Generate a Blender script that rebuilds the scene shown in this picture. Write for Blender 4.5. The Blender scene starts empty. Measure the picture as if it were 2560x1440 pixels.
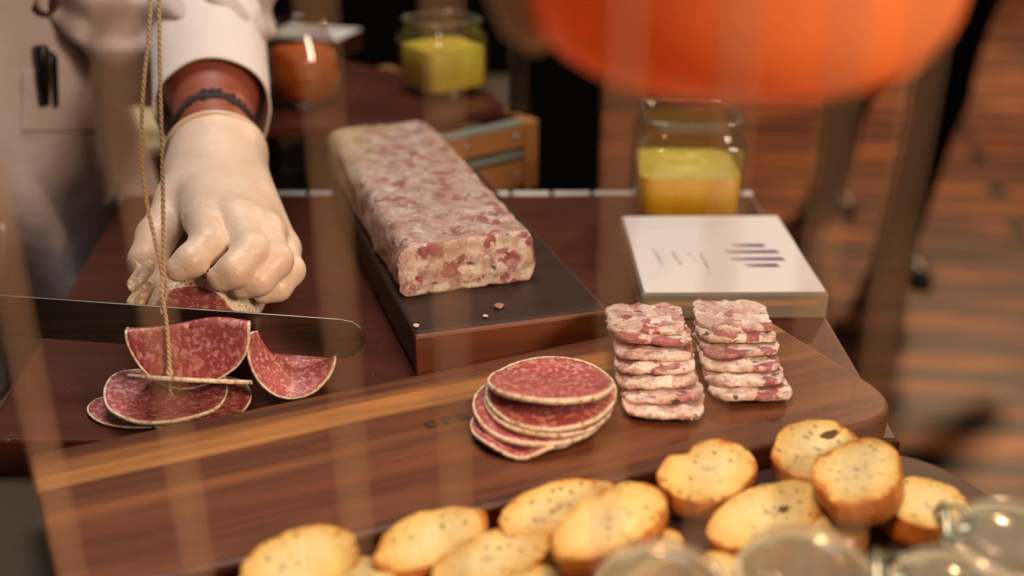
import bpy, bmesh, math, random
import numpy as np
from mathutils import Vector, Matrix, noise
from math import sin, cos, tan, pi, radians, atan, sqrt

random.seed(7)
SC = bpy.context.scene
COL = SC.collection
T = 0.95                       # top of the mahogany slab
CAMH = 0.36
PITCH = radians(25)
F = 2750.0
EYE = Vector((0, 0, T + CAMH))

# ------------------------------------------------------------------ layout helpers
def ray(px, py):
    x, y = (px - 1280) / F, (720 - py) / F
    return Vector((x, cos(PITCH) + y * sin(PITCH), -sin(PITCH) + y * cos(PITCH)))
def P(px, py, z):              # point of the horizontal plane z
    r = ray(px, py); return EYE + r * ((z - EYE.z) / r.z)
def PY(px, py, Y):             # point at distance Y
    r = ray(px, py); return EYE + r * (Y / r.y)
def proj(p):                   # numpy (n,3) -> pixels
    d = p - np.array(EYE)
    dep = d[:, 1] * cos(PITCH) - d[:, 2] * sin(PITCH)
    up = d[:, 1] * sin(PITCH) + d[:, 2] * cos(PITCH)
    return np.stack([1280 + F * d[:, 0] / dep, 720 - F * up / dep], 1)

# ------------------------------------------------------------------ node helpers
def srgb(r, g, b):
    f = lambda c: (c / 255 / 12.92) if c <= 10 else ((c / 255 + .055) / 1.055) ** 2.4
    return (f(r), f(g), f(b), 1)
class NT:
    def __init__(s, name):
        s.m = bpy.data.materials.new(name); s.m.use_nodes = True
        s.t = s.m.node_tree; s.t.nodes.clear()
        s.out = s.n('ShaderNodeOutputMaterial')
    def n(s, typ, **kw):
        nd = s.t.nodes.new(typ)
        for k, v in kw.items(): setattr(nd, k, v)
        return nd
    def link(s, a, b): s.t.links.new(a, b)
    def put(s, sock, v):
        if isinstance(v, bpy.types.NodeSocket): s.link(v, sock)
        elif v is not None: sock.default_value = v
    def coord(s, scale=(1, 1, 1), rot=(0, 0, 0), vary=True):
        tc = s.n('ShaderNodeTexCoord'); mp = s.n('ShaderNodeMapping')
        mp.inputs['Scale'].default_value = scale; mp.inputs['Rotation'].default_value = rot
        s.link(tc.outputs['Object'], mp.inputs['Vector'])
        if vary:
            oi = s.n('ShaderNodeObjectInfo'); ml = s.n('ShaderNodeMath', operation='MULTIPLY'); ml.inputs[1].default_value = 13.0
            s.link(oi.outputs['Random'], ml.inputs[0]); s.link(ml.outputs[0], mp.inputs['Location'])
        return mp.outputs['Vector']
    def noise(s, vec, scale=5, detail=3, rough=.55, dist=0, col=False):
        nd = s.n('ShaderNodeTexNoise'); s.put(nd.inputs['Vector'], vec)
        nd.inputs['Scale'].default_value = scale; nd.inputs['Detail'].default_value = detail
        nd.inputs['Roughness'].default_value = rough; nd.inputs['Distortion'].default_value = dist
        return nd.outputs['Color' if col else 'Fac']
    def voro(s, vec, scale=5, feat='F1', out='Distance', rnd=1):
        nd = s.n('ShaderNodeTexVoronoi', feature=feat); s.put(nd.inputs['Vector'], vec)
        nd.inputs['Scale'].default_value = scale; nd.inputs['Randomness'].default_value = rnd
        return nd.outputs[out]
    def wave(s, vec, scale=5, dist=2, detail=2, dscale=1, dirn='X'):
        nd = s.n('ShaderNodeTexWave', bands_direction=dirn); s.put(nd.inputs['Vector'], vec)
        nd.inputs['Scale'].default_value = scale; nd.inputs['Distortion'].default_value = dist
        nd.inputs['Detail'].default_value = detail; nd.inputs['Detail Scale'].default_value = dscale
        return nd.outputs['Fac']
    def ramp(s, fac, stops, interp='LINEAR'):
        nd = s.n('ShaderNodeValToRGB'); cr = nd.color_ramp; cr.interpolation = interp
        while len(cr.elements) < len(stops): cr.elements.new(.5)
        for e, (p, c) in zip(cr.elements, stops):
            e.position = p; e.color = c if len(c) == 4 else srgb(*c)
        s.put(nd.inputs['Fac'], fac); return nd.outputs['Color']
    def thr(s, fac, a, b):
        return s.ramp(fac, [(a, (0, 0, 0, 1)), (b, (1, 1, 1, 1))])
    def mix(s, fac, a, b, mode='MIX'):
        nd = s.n('ShaderNodeMix', data_type='RGBA', blend_type=mode)
        c = lambda v: srgb(*v) if isinstance(v, tuple) and len(v) == 3 else v
        s.put(nd.inputs[0], fac); s.put(nd.inputs[6], c(a)); s.put(nd.inputs[7], c(b)); return nd.outputs[2]
    def math(s, op, a, b=None):
        nd = s.n('ShaderNodeMath', operation=op); s.put(nd.inputs[0], a); s.put(nd.inputs[1], b); return nd.outputs[0]
    def addv(s, a, b, k):
        sc = s.n('ShaderNodeVectorMath', operation='SCALE'); s.put(sc.inputs[0], b); sc.inputs[3].default_value = k
        ad = s.n('ShaderNodeVectorMath', operation='ADD'); s.put(ad.inputs[0], a); s.link(sc.outputs[0], ad.inputs[1]); return ad.outputs[0]
    def attr(s, name):
        nd = s.n('ShaderNodeAttribute'); nd.attribute_name = name; return nd.outputs['Fac']
    def bump(s, h, strength=.3, dist=.001):
        nd = s.n('ShaderNodeBump'); nd.inputs['Strength'].default_value = strength; nd.inputs['Distance'].default_value = dist
        s.put(nd.inputs['Height'], h); return nd.outputs['Normal']
    def bsdf(s, color, rough=.5, normal=None, metal=0, sss=0, sssr=(.004, .002, .001), spec=.5, trans=0, emit=None, es=0, coat=0, sheen=0):
        b = s.n('ShaderNodeBsdfPrincipled'); i = b.inputs
        s.put(i['Base Color'], srgb(*color) if isinstance(color, tuple) and len(color) == 3 else color)
        s.put(i['Roughness'], rough); i['Metallic'].default_value = metal
        if normal is not None: s.link(normal, i['Normal'])
        if sss: i['Subsurface Weight'].default_value = sss; i['Subsurface Radius'].default_value = (1, .5, .3); i['Subsurface Scale'].default_value = sssr[0]
        i['Specular IOR Level'].default_value = spec; i['Transmission Weight'].default_value = trans
        i['Coat Weight'].default_value = coat; i['Sheen Weight'].default_value = sheen
        if emit is not None: s.put(i['Emission Color'], srgb(*emit)); i['Emission Strength'].default_value = es
        s.link(b.outputs[0], s.out.inputs['Surface']); return s.m

def plain(name, c, rough=.5, **kw):
    n = NT(name); return n.bsdf(c, rough, **kw)

def wood(name, dark, mid, light, gscale=1.0, rough=.45, axis='X', spec=.4, worn=0):
    n = NT(name)
    sc = {'X': (3, 60, 60), 'Y': (60, 3, 60), 'Z': (60, 60, 3)}[axis]
    v = n.coord(tuple(a * gscale for a in sc))
    g = n.noise(v, 1.0, 6, .6, .6)
    v2 = n.coord(tuple(a * gscale * .25 for a in sc))
    g2 = n.noise(v2, 1.0, 4, .5, 1.2)
    c = n.ramp(g, [(.25, dark), (.5, mid), (.8, light)])
    c2 = n.ramp(g2, [(.3, dark), (.65, mid)])
    col = n.mix(.5, c, c2)
    if worn:
        sp = n.thr(n.noise(n.coord((400, 400, 400)), 1, 2), .72, .75)
        col = n.mix(n.math('MULTIPLY', sp, worn), col, (210, 190, 170))
    return n.bsdf(col, rough, n.bump(g, .25, .0008), spec=spec)

def mat_board():
    n = NT('striped_board_wood')
    tc = n.n('ShaderNodeTexCoord'); sep = n.n('ShaderNodeSeparateXYZ'); n.link(tc.outputs['Object'], sep.inputs[0])
    v = n.coord((4, 70, 70), vary=False)
    g = n.noise(v, 1.0, 7, .62, .5)
    wob = n.math('MULTIPLY', n.math('SUBTRACT', n.noise(n.coord((3, 14, 3), vary=False), 1, 2), .5), .02)
    y = n.math('ADD', sep.outputs[1], wob)
    f = n.math('ADD', n.math('MULTIPLY', y, 1 / .16), .5)
    base = n.ramp(f, [(.0, (96, 56, 36)), (.16, (122, 74, 47)), (.3, (106, 60, 37)), (.5, (134, 84, 52)), (.60, (100, 58, 34)), (.66, (108, 64, 38)), (.69, (184, 130, 74)), (.80, (170, 114, 62)), (.835, (112, 66, 42)), (1, (92, 50, 32))])
    dk = n.thr(g, .38, .62)
    col = n.mix(dk, n.mix(.55, base, (40, 18, 10)), base)
    ln = n.noise(n.coord((2, 130, 130), vary=False), 1, 3)
    col = n.mix(n.thr(ln, .60, .70), col, n.mix(.6, base, (40, 20, 12)))
    return n.bsdf(col, .42, n.bump(g, .2, .0006), spec=.4)

def mat_salami():
    n = NT('salami_meat')
    v = n.coord((1, 1, 1)); w = n.addv(v, n.noise(v, 200, 2, col=True), .004)
    fat = n.thr(n.noise(w, 210, 2.5, .55), .54, .66)
    sm = n.thr(n.noise(w, 300, 2.5, .5), .54, .62)
    tone = n.noise(v, 60, 3)
    red = n.ramp(tone, [(.3, (146, 68, 72)), (.7, (176, 94, 92))])
    c = n.mix(n.math('MULTIPLY', fat, .55), red, (220, 164, 156)); c = n.mix(n.math('MULTIPLY', sm, .62), c, (220, 168, 160))
    return n.bsdf(c, .38, n.bump(n.noise(v, 500, 2), .25, .0005), sss=.15, sssr=(.002, 0, 0), spec=.45)
def mat_rind():
    n = NT('white_salami_rind')
    v = n.coord((1, 1, 1)); a = n.noise(v, 260, 4, .6)
    c = n.ramp(a, [(.32, (160, 96, 78)), (.42, (220, 194, 164)), (.6, (246, 234, 214))])
    net = n.thr(n.voro(v, 330, 'DISTANCE_TO_EDGE'), .0, .07)
    c = n.mix(net, n.mix(.55, c, (110, 84, 70)), c)
    return n.bsdf(c, .75, n.bump(a, .5, .001), spec=.2)

def mat_terrine(name, grey=0.0, scale=1.0, cream=False):
    n = NT(name)
    v = n.coord((1, 1, 1)); w = n.addv(v, n.noise(v, 110 * scale, 4, col=True), .018)
    base = n.ramp(n.noise(w, 70 * scale, 4, .65), [(.32, (186, 146, 140)), (.48, (216, 184, 174)), (.64, (238, 224, 212))])
    cell = n.voro(w, 70 * scale, out='Color')
    meatc = n.ramp(n.noise(w, 160, 3), [(.3, (132, 58, 66)), (.55, (172, 92, 96)), (.75, (204, 140, 136))])
    c = n.mix(n.math('MULTIPLY', n.thr(cell, .58, .74), .9), base, meatc)
    cell2 = n.voro(w, 92 * scale, out='Color')
    c = n.mix(n.math('MULTIPLY', n.thr(cell2, .70, .80), .85), c, (246, 234, 222))
    jel = n.thr(n.noise(w, 95 * scale, 3), .58, .66)
    c = n.mix(n.math('MULTIPLY', jel, .5), c, (128, 92, 82))
    fl = n.voro(n.addv(v, n.noise(v, 260, 2, col=True), .007), 62, out='Distance')
    herb = n.math('SUBTRACT', 1, n.thr(fl, .10, .14))
    c = n.mix(n.math('MULTIPLY', herb, .92), c, (52, 62, 32))
    if grey: c = n.mix(grey, c, (142, 112, 96))
    if cream:
        tc = n.n('ShaderNodeTexCoord'); sp = n.n('ShaderNodeSeparateXYZ'); n.link(tc.outputs['Object'], sp.inputs[0])
        f = n.math('SUBTRACT', sp.outputs[1], n.math('MULTIPLY', sp.outputs[0], 2.2)); f = n.math('ADD', f, n.math('MULTIPLY', n.noise(v, 30, 2), .12))
        c = n.mix(n.math('MULTIPLY', n.thr(f, .27, .40), .6), c, (206, 184, 136))
    b = n.noise(w, 170, 4, .65)
    return n.bsdf(c, .36, n.bump(b, .8, .0026), sss=.12, sssr=(.0025, 0, 0), spec=.5)

def mat_crumb():
    n = NT('toasted_crumb')
    v = n.coord((1, 1, 1)); e = n.attr('edge')
    f = n.math('ADD', e, n.math('MULTIPLY', n.math('SUBTRACT', n.noise(v, 90, 3), .5), .55))
    c = n.ramp(f, [(.0, (226, 218, 174)), (.6, (222, 206, 148)), (.92, (214, 178, 104)), (1.0, (176, 108, 44))])
    patch = n.thr(n.noise(v, 45, 2), .52, .68)
    c = n.mix(n.math('MULTIPLY', patch, .5), c, (216, 200, 116))
    por = n.math('SUBTRACT', 1, n.thr(n.voro(v, 170), .10, .26))
    c = n.mix(n.math('MULTIPLY', por, .5), c, (160, 132, 64))
    sp = n.math('SUBTRACT', 1, n.thr(n.voro(v, 210), .08, .14))
    c = n.mix(n.math('MULTIPLY', sp, .75), c, (96, 74, 34))
    h = n.math('SUBTRACT', n.noise(v, 260, 4, .65), n.math('MULTIPLY', por, .6))
    return n.bsdf(c, .75, n.bump(h, 1.0, .003), sss=.1, sssr=(.003, 0, 0), spec=.25)
def mat_crust():
    n = NT('bread_crust')
    v = n.coord((1, 1, 1)); a = n.noise(v, 70, 4, .6)
    c = n.ramp(a, [(.3, (136, 72, 26)), (.5, (178, 106, 42)), (.72, (208, 150, 72))])
    return n.bsdf(c, .6, n.bump(n.noise(v, 400, 3), .4, .001), spec=.3)

def mat_cloth(name, c, c2, wave=True):
    n = NT(name); v = n.coord((1, 1, 1), vary=False)
    col = n.ramp(n.noise(v, 9, 3), [(.3, c2), (.7, c)])
    b = n.noise(v, 14, 4, .55, .6)
    fine = n.wave(n.coord((1, 1, 1), vary=False), 1200, .3)
    h = n.math('ADD', n.math('MULTIPLY', b, 1), n.math('MULTIPLY', fine, .01))
    return n.bsdf(col, .85, n.bump(h, .35, .02), spec=.15, sheen=.15)

def mat_glass(name, tint=(245, 248, 244), k=1.0, r=.03, frost=0):   # thin clear glass: what passes is clear, what reflects follows the viewing angle
    n = NT(name); lw = n.n('ShaderNodeLayerWeight'); lw.inputs['Blend'].default_value = .5
    frs = n.math('ADD', n.math('MULTIPLY', n.math('POWER', lw.outputs['Facing'], 4), .8), .05)
    tr = n.n('ShaderNodeBsdfTransparent'); tr.inputs[0].default_value = srgb(*tint)
    gl = n.n('ShaderNodeBsdfGlossy'); gl.inputs['Roughness'].default_value = r
    mx = n.n('ShaderNodeMixShader'); f = n.math('MULTIPLY', frs, k)
    n.link(f, mx.inputs[0]); n.link(tr.outputs[0], mx.inputs[1]); n.link(gl.outputs[0], mx.inputs[2])
    last = mx.outputs[0]
    if frost:
        df = n.n('ShaderNodeBsdfDiffuse'); df.inputs[0].default_value = srgb(220, 214, 200); tl = n.n('ShaderNodeBsdfTranslucent'); tl.inputs[0].default_value = srgb(220, 214, 200)
        m1 = n.n('ShaderNodeMixShader'); m1.inputs[0].default_value = .5; n.link(df.outputs[0], m1.inputs[1]); n.link(tl.outputs[0], m1.inputs[2])
        m2 = n.n('ShaderNodeMixShader'); m2.inputs[0].default_value = frost; n.link(last, m2.inputs[1]); n.link(m1.outputs[0], m2.inputs[2]); last = m2.outputs[0]
    n.link(last, n.out.inputs['Surface']); return n.m
def mat_solid_glass(name, c, ior=1.46, rough=0):
    n = NT(name); g = n.n('ShaderNodeBsdfGlass'); g.inputs['Color'].default_value = srgb(*c)
    g.inputs['IOR'].default_value = ior; g.inputs['Roughness'].default_value = rough
    n.link(g.outputs[0], n.out.inputs['Surface']); return n.m
def mat_floor():
    n = NT('timber_floor'); v = n.coord((.8, 9, 1), rot=(0, 0, radians(12)), vary=False)
    g = n.noise(v, 1.6, 5, .6, .4)
    c = n.ramp(g, [(.34, (26, 13, 8)), (.44, (84, 44, 24)), (.55, (126, 70, 38)), (.68, (196, 120, 66))])  # plank grain; the lightest streaks paint light reflections into the floor colour
    tc = n.coord((1, 1, 1), rot=(0, 0, radians(12)), vary=False)
    br = n.n('ShaderNodeTexBrick'); n.link(tc, br.inputs['Vector'])
    br.inputs['Scale'].default_value = 1; br.inputs['Brick Width'].default_value = 1.8; br.inputs['Row Height'].default_value = .19
    br.inputs['Mortar Size'].default_value = .03; br.inputs['Color1'].default_value = (1, 1, 1, 1); br.inputs['Color2'].default_value = (.6, .55, .5, 1); br.inputs['Mortar'].default_value = (.06, .04, .03, 1)
    c = n.mix(1, c, br.outputs['Color'], 'MULTIPLY')
    return n.bsdf(c, .5, spec=.4)

M = {}
M['mahogany'] = wood('mahogany', (52, 20, 11), (78, 32, 19), (104, 50, 31), .8, .42, 'X', .4, .35)
M['board'] = mat_board()
M['dark_wood'] = wood('dark_stained_wood', (34, 20, 15), (52, 31, 23), (74, 46, 34), 1, .5)
M['tray_wood'] = wood('dark_walnut', (40, 22, 18), (60, 36, 29), (82, 54, 44), 1, .5)
M['walnut_edge'] = wood('walnut_edge', (84, 44, 26), (112, 62, 36), (134, 80, 48), 1, .5)
M['crate_wood'] = wood('crate_wood', (128, 80, 42), (158, 104, 58), (186, 130, 78), .6, .6)
M['salami'] = mat_salami(); M['rind'] = mat_rind()
M['terrine'] = mat_terrine('terrine_slice_meat', .0, 1.25); M['terrine_face'] = mat_terrine('terrine_cut_face', .0, 1.1)
M['terrine_skin'] = mat_terrine('terrine_pressed_outside', .38, 1.5, True)
M['crumb'] = mat_crumb(); M['crust'] = mat_crust()
M['coat'] = mat_cloth('white_coat_cloth', (208, 190, 188), (196, 176, 174)); M['cuff'] = mat_cloth('white_cuff_cloth', (240, 228, 224), (234, 220, 216))  # same white jacket; coat toned darker than cuff, shade put into its colour
M['black_cloth'] = plain('black_cloth', (7, 6, 6), .95, spec=.05)
M['black_plastic'] = plain('black_plastic', (8, 8, 9), .35)
M['skin'] = plain('brown_skin', (150, 78, 58), .5, sss=.15)
M['ink'] = plain('tattoo_ink', (44, 30, 28), .6)
M['hair'] = plain('dark_hair', (24, 16, 12), .6)
M['glass'] = mat_glass('clear_glass'); M['lid_glass'] = mat_glass('lid_glass', (246, 248, 240), 1.0, .10, .20)
M['acrylic'] = mat_glass('acrylic_block', (244, 214, 166), 1.0, .05, .5); M['amber'] = mat_glass('amber_acrylic', (176, 140, 96), 1.2, .15)
M['card'] = plain('white_card', (222, 216, 216), .5)
M['steel'] = plain('steel', (176, 180, 176), .28, metal=1); M['wire'] = plain('galvanised_wire', (190, 204, 194), .3, metal=1)
M['pale_metal'] = plain('pale_metal', (224, 226, 224), .35, metal=.3); M['grey_metal'] = plain('grey_metal', (150, 158, 150), .4, metal=.4)
M['seal'] = plain('pale_rubber_seal', (190, 184, 170), .6)
M['button'] = plain('brown_button', (70, 40, 32), .4)
def glove():
    n = NT('latex_glove'); v = n.coord((1, 1, 1), vary=False)
    c = n.ramp(n.noise(v, 30, 2), [(.3, (226, 198, 176)), (.7, (238, 216, 196))])
    h = n.noise(n.coord((1, 2.2, 1), vary=False), 130, 4, .6, .8)
    return n.bsdf(c, .34, n.bump(h, .3, .0026), sss=.25, sssr=(.003, 0, 0), spec=.45)
M['glove'] = glove()
def blade():
    n = NT('steel_blade'); c = n.ramp(n.noise(n.coord((4, 300, 300), vary=False), 1, 3), [(.3, (104, 96, 92)), (.7, (140, 132, 126))])
    return n.bsdf(c, .34, metal=1)
M['blade'] = blade()
def twine(name, a, b):
    n = NT(name); w = n.wave(n.coord((1, 1, 1), (0, .6, 0), vary=False), 500, 1.5, dirn='Z')
    c = n.ramp(w, [(.2, a), (.8, b)])
    return n.bsdf(c, .8, n.bump(w, .4, .0006), spec=.2)
M['twine'] = twine('natural_twine', (196, 170, 132), (228, 208, 174)); M['strand'] = twine('jute_twine', (214, 158, 118), (242, 194, 156))
def relish(name, a, b, c_):
    n = NT(name); v = n.coord((1, 1, 1))
    c = n.ramp(n.noise(v, 70, 3), [(.3, a), (.5, b), (.7, c_)])
    return n.bsdf(c, .5, n.bump(n.noise(v, 200, 3), .3, .001))
M['mustard'] = relish('yellow_mustard', (214, 178, 40), (226, 194, 60), (232, 206, 84))
M['relish'] = relish('orange_relish', (248, 166, 14), (252, 180, 26), (252, 192, 44))
M['relish_top'] = relish('yellow_relish_top', (214, 182, 70), (222, 192, 84), (230, 204, 110))
M['jam'] = relish('orange_jam', (166, 62, 10), (196, 84, 16), (214, 112, 34))
def lamp_shade():
    n = NT('orange_lamp_shade'); v = n.coord((1, 1, 1), vary=False)
    tc = n.n('ShaderNodeTexCoord'); sep = n.n('ShaderNodeSeparateXYZ'); n.link(tc.outputs['Object'], sep.inputs[0])
    b = n.n('ShaderNodeBsdfPrincipled'); b.inputs['Base Color'].default_value = srgb(232, 140, 78); b.inputs['Roughness'].default_value = .4
    t = n.n('ShaderNodeBsdfTranslucent'); t.inputs[0].default_value = srgb(255, 196, 104)
    mx = n.n('ShaderNodeMixShader'); mx.inputs[0].default_value = .10
    n.link(b.outputs[0], mx.inputs[1]); n.link(t.outputs[0], mx.inputs[2]); n.link(mx.outputs[0], n.out.inputs['Surface']); return n.m
M['shade'] = lamp_shade()
M['cream'] = plain('cream_enamel', (246, 210, 166), .5)
M['stone'] = wood('grey_green_stone', (66, 56, 44), (88, 76, 60), (108, 96, 78), .12, .5, 'Y')
M['plate'] = plain('pale_ceramic', (214, 206, 164), .3); M['bowl'] = plain('pale_green_glass', (150, 178, 168), .2)
M['floor'] = mat_floor()
M['wall'] = plain('dark_wall', (34, 22, 16), .8)

# ------------------------------------------------------------------ object helpers
def link(o, parent=None):
    COL.objects.link(o)
    if parent is not None: o.parent = parent
    return o
def meshobj(name, vs, fs, mat, parent=None, smooth=True, loc=None, rot=None):
    me = bpy.data.meshes.new(name); me.from_pydata([tuple(v) for v in vs], [], [tuple(f) for f in fs]); me.update()
    me.materials.append(mat)
    if smooth: me.polygons.foreach_set('use_smooth', [True] * len(me.polygons))
    o = bpy.data.objects.new(name, me); link(o, parent)
    if loc is not None: o.location = loc
    if rot is not None: o.rotation_euler = rot
    return o
def bmobj(name, bm, mat, parent=None, smooth=False, **kw):
    bmesh.ops.recalc_face_normals(bm, faces=bm.faces[:])
    me = bpy.data.meshes.new(name); bm.to_mesh(me); bm.free(); me.materials.append(mat)
    if smooth: me.polygons.foreach_set('use_smooth', [True] * len(me.polygons))
    o = bpy.data.objects.new(name, me); link(o, parent)
    if 'loc' in kw: o.location = kw['loc']
    if 'rot' in kw: o.rotation_euler = kw['rot']
    return o
def empty(name, loc=(0, 0, 0), rot=(0, 0, 0)):
    o = bpy.data.objects.new(name, None); o.empty_display_size = .02; link(o); o.location = loc; o.rotation_euler = rot; return o
def tag(o, label=None, cat=None, group=None, kind=None):
    if label: o['label'] = label
    if cat: o['category'] = cat
    if group: o['group'] = group
    if kind: o['kind'] = kind
    return o
def structure(o): o['kind'] = 'structure'; return o
def rbox(bm, c, s, r=.002, seg=2, rotz=0):
    m = bmesh.ops.create_cube(bm, size=1)
    mat = Matrix.Translation(c) @ Matrix.Rotation(rotz, 4, 'Z') @ Matrix.Diagonal((s[0], s[1], s[2], 1))
    bmesh.ops.transform(bm, matrix=mat, verts=m['verts'])
    if r > 0:
        es = list({e for v in m['verts'] for e in v.link_edges})
        bmesh.ops.bevel(bm, geom=es, offset=r, segments=seg, affect='EDGES', profile=.5)
def rounded_poly(pts, radii, n=8):       # 2-D outline with rounded corners
    out = []; k = len(pts)
    for i in range(k):
        p0, p, p1 = Vector(pts[i - 1]), Vector(pts[i]), Vector(pts[(i + 1) % k]); r = radii[i]
        if r <= 0: out.append(tuple(p)); continue
        a, b = (p0 - p).normalized(), (p1 - p).normalized()
        q0, q1 = p + a * r, p + b * r
        for j in range(n + 1):
            t = j / n; out.append(tuple(q0 * (1 - t) ** 2 + p * 2 * t * (1 - t) + q1 * t * t))
    return out
def prism(bm, poly, z0, z1, bev=.002, seg=3):
    vs = [bm.verts.new((x, y, z0)) for x, y in poly]; f = bm.faces.new(vs)
    ex = bmesh.ops.extrude_face_region(bm, geom=[f]); nv = [g for g in ex['geom'] if isinstance(g, bmesh.types.BMVert)]
    bmesh.ops.translate(bm, vec=(0, 0, z1 - z0), verts=nv)
    if bev:
        es = [e for e in bm.edges if abs(e.verts[0].co.z - e.verts[1].co.z) < 1e-7]
        bmesh.ops.bevel(bm, geom=es, offset=bev, segments=seg, affect='EDGES', profile=.5)
def tube(pts, rad, n=8, closed=False, caps=True):
    pts = [Vector(p) for p in pts]; m = len(pts); vs, fs = [], []
    rad = rad if isinstance(rad, (list, tuple)) else [rad] * m
    up = None
    for i, p in enumerate(pts):
        d = (pts[min(i + 1, m - 1)] - pts[max(i - 1, 0)]) if not closed else (pts[(i + 1) % m] - pts[i - 1])
        d.normalize()
        if up is None: up = d.orthogonal().normalized()
        up = (up - d * up.dot(d)).normalized(); s = d.cross(up)
        for j in range(n):
            a = 2 * pi * j / n; vs.append(p + (up * cos(a) + s * sin(a)) * rad[i])
    for i in range(m if closed else m - 1):
        for j in range(n):
            a, b = i * n + j, i * n + (j + 1) % n; c, d = ((i + 1) % m) * n + j, ((i + 1) % m) * n + (j + 1) % n
            fs.append((a, b, d, c))
    if caps and not closed: fs += [tuple(range(n - 1, -1, -1)), tuple((m - 1) * n + j for j in range(n))]
    return vs, fs
def lathe(prof, n=48, sq=None, closed=False):   # profile of (r, z); sq: superellipse power for square jars
    vs, fs = [], []
    for r, z in prof:
        for j in range(n):
            a = 2 * pi * j / n; c, s = cos(a), sin(a)
            k = 1 if sq is None else (abs(c) ** sq + abs(s) ** sq) ** (-1 / sq)
            vs.append((r * k * c, r * k * s, z))
    m = len(prof)
    for i in range(m if closed else m - 1):
        for j in range(n):
            a, b = i * n + j, i * n + (j + 1) % n; c, d = ((i + 1) % m) * n + j, ((i + 1) % m) * n + (j + 1) % n
            fs.append((a, b, d, c))
    return vs, fs
def capped(vf, n=48):
    vs, fs = vf; m = len(vs) // n
    return vs, fs + [tuple(range(n - 1, -1, -1)), tuple((m - 1) * n + j for j in range(n))]
def join(*parts):
    vs, fs = [], []
    for v, f in parts:
        b = len(vs); vs += list(v); fs += [tuple(i + b for i in q) for q in f]
    return vs, fs

# ------------------------------------------------------------------ smooth solids (signed distance, surface nets)
def surfnet(fn, lo, hi, h):
    lo, hi = np.array(lo, float), np.array(hi, float)
    n = np.ceil((hi - lo) / h).astype(int) + 1
    ax = [lo[i] + h * np.arange(n[i]) for i in range(3)]
    D = np.empty(n, np.float32)
    Yg, Zg = np.meshgrid(ax[1], ax[2], indexing='ij')
    for s in range(0, n[0], 24):
        xs = ax[0][s:s + 24]
        p = np.stack([np.broadcast_to(xs[:, None, None], (len(xs),) + Yg.shape), np.broadcast_to(Yg, (len(xs),) + Yg.shape), np.broadcast_to(Zg, (len(xs),) + Zg.shape)], -1)
        D[s:s + 24] = fn(p.reshape(-1, 3)).reshape(p.shape[:3])
    S = D < 0
    c = S[:-1, :-1, :-1].astype(np.int8)
    cnt = sum(S[i:n[0] - 1 + i, j:n[1] - 1 + j, k:n[2] - 1 + k].astype(np.int8) for i in (0, 1) for j in (0, 1) for k in (0, 1))
    act = (cnt > 0) & (cnt < 8)
    idx = np.full(act.shape, -1, np.int64); cells = np.argwhere(act); idx[act] = np.arange(len(cells))
    acc = np.zeros((len(cells), 3)); num = np.zeros(len(cells))
    cs = [(i, j, k) for i in (0, 1) for j in (0, 1) for k in (0, 1)]
    for a in cs:
        for d in range(3):
            if a[d]: continue
            b = list(a); b[d] = 1
            va = D[cells[:, 0] + a[0], cells[:, 1] + a[1], cells[:, 2] + a[2]]; vb = D[cells[:, 0] + b[0], cells[:, 1] + b[1], cells[:, 2] + b[2]]
            m = (va < 0) != (vb < 0); t = np.where(m, va / np.where(m, va - vb, 1), 0)
            pt = np.array(a, float)[None] + np.eye(3)[d][None] * t[:, None]
            acc += np.where(m[:, None], pt, 0); num += m
    V = lo + (cells + acc / num[:, None]) * h
    faces = []
    for d in range(3):
        e, g = (d + 1) % 3, (d + 2) % 3
        sl0 = [slice(None)] * 3; sl1 = [slice(None)] * 3; sl0[d] = slice(0, -1); sl1[d] = slice(1, None)
        A, B = S[tuple(sl0)], S[tuple(sl1)]; E = np.argwhere(A != B)
        ok = (E[:, e] > 0) & (E[:, g] > 0) & (E[:, e] < n[e] - 1) & (E[:, g] < n[g] - 1); E = E[ok]
        fl = A[E[:, 0], E[:, 1], E[:, 2]]
        q = []
        for (u, w) in ((0, 0), (1, 0), (1, 1), (0, 1)):
            cc = E.copy(); cc[:, e] -= u; cc[:, g] -= w; q.append(idx[cc[:, 0], cc[:, 1], cc[:, 2]])
        Q = np.stack(q, 1); Q[fl] = Q[fl][:, ::-1]; faces.append(Q)
    Fc = np.concatenate(faces)[:, ::-1]
    return V, Fc
def cone(p, a, b, ra, rb):
    a, b = np.array(a), np.array(b); ab = b - a; t = np.clip(((p - a) @ ab) / (ab @ ab), 0, 1)
    return np.linalg.norm(p - a - t[:, None] * ab, axis=1) - (ra + t * (rb - ra))
def ell(p, c, r, R=None):
    q = p - np.array(c)
    if R is not None: q = q @ np.array(R)
    r = np.array(r); k0 = np.linalg.norm(q / r, axis=1); k1 = np.linalg.norm(q / r ** 2, axis=1)
    return k0 * (k0 - 1) / np.maximum(k1, 1e-9)
def smin(a, b, k):
    h = np.maximum(k - np.abs(a - b), 0) / k; return np.minimum(a, b) - h * h * k * .25
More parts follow.
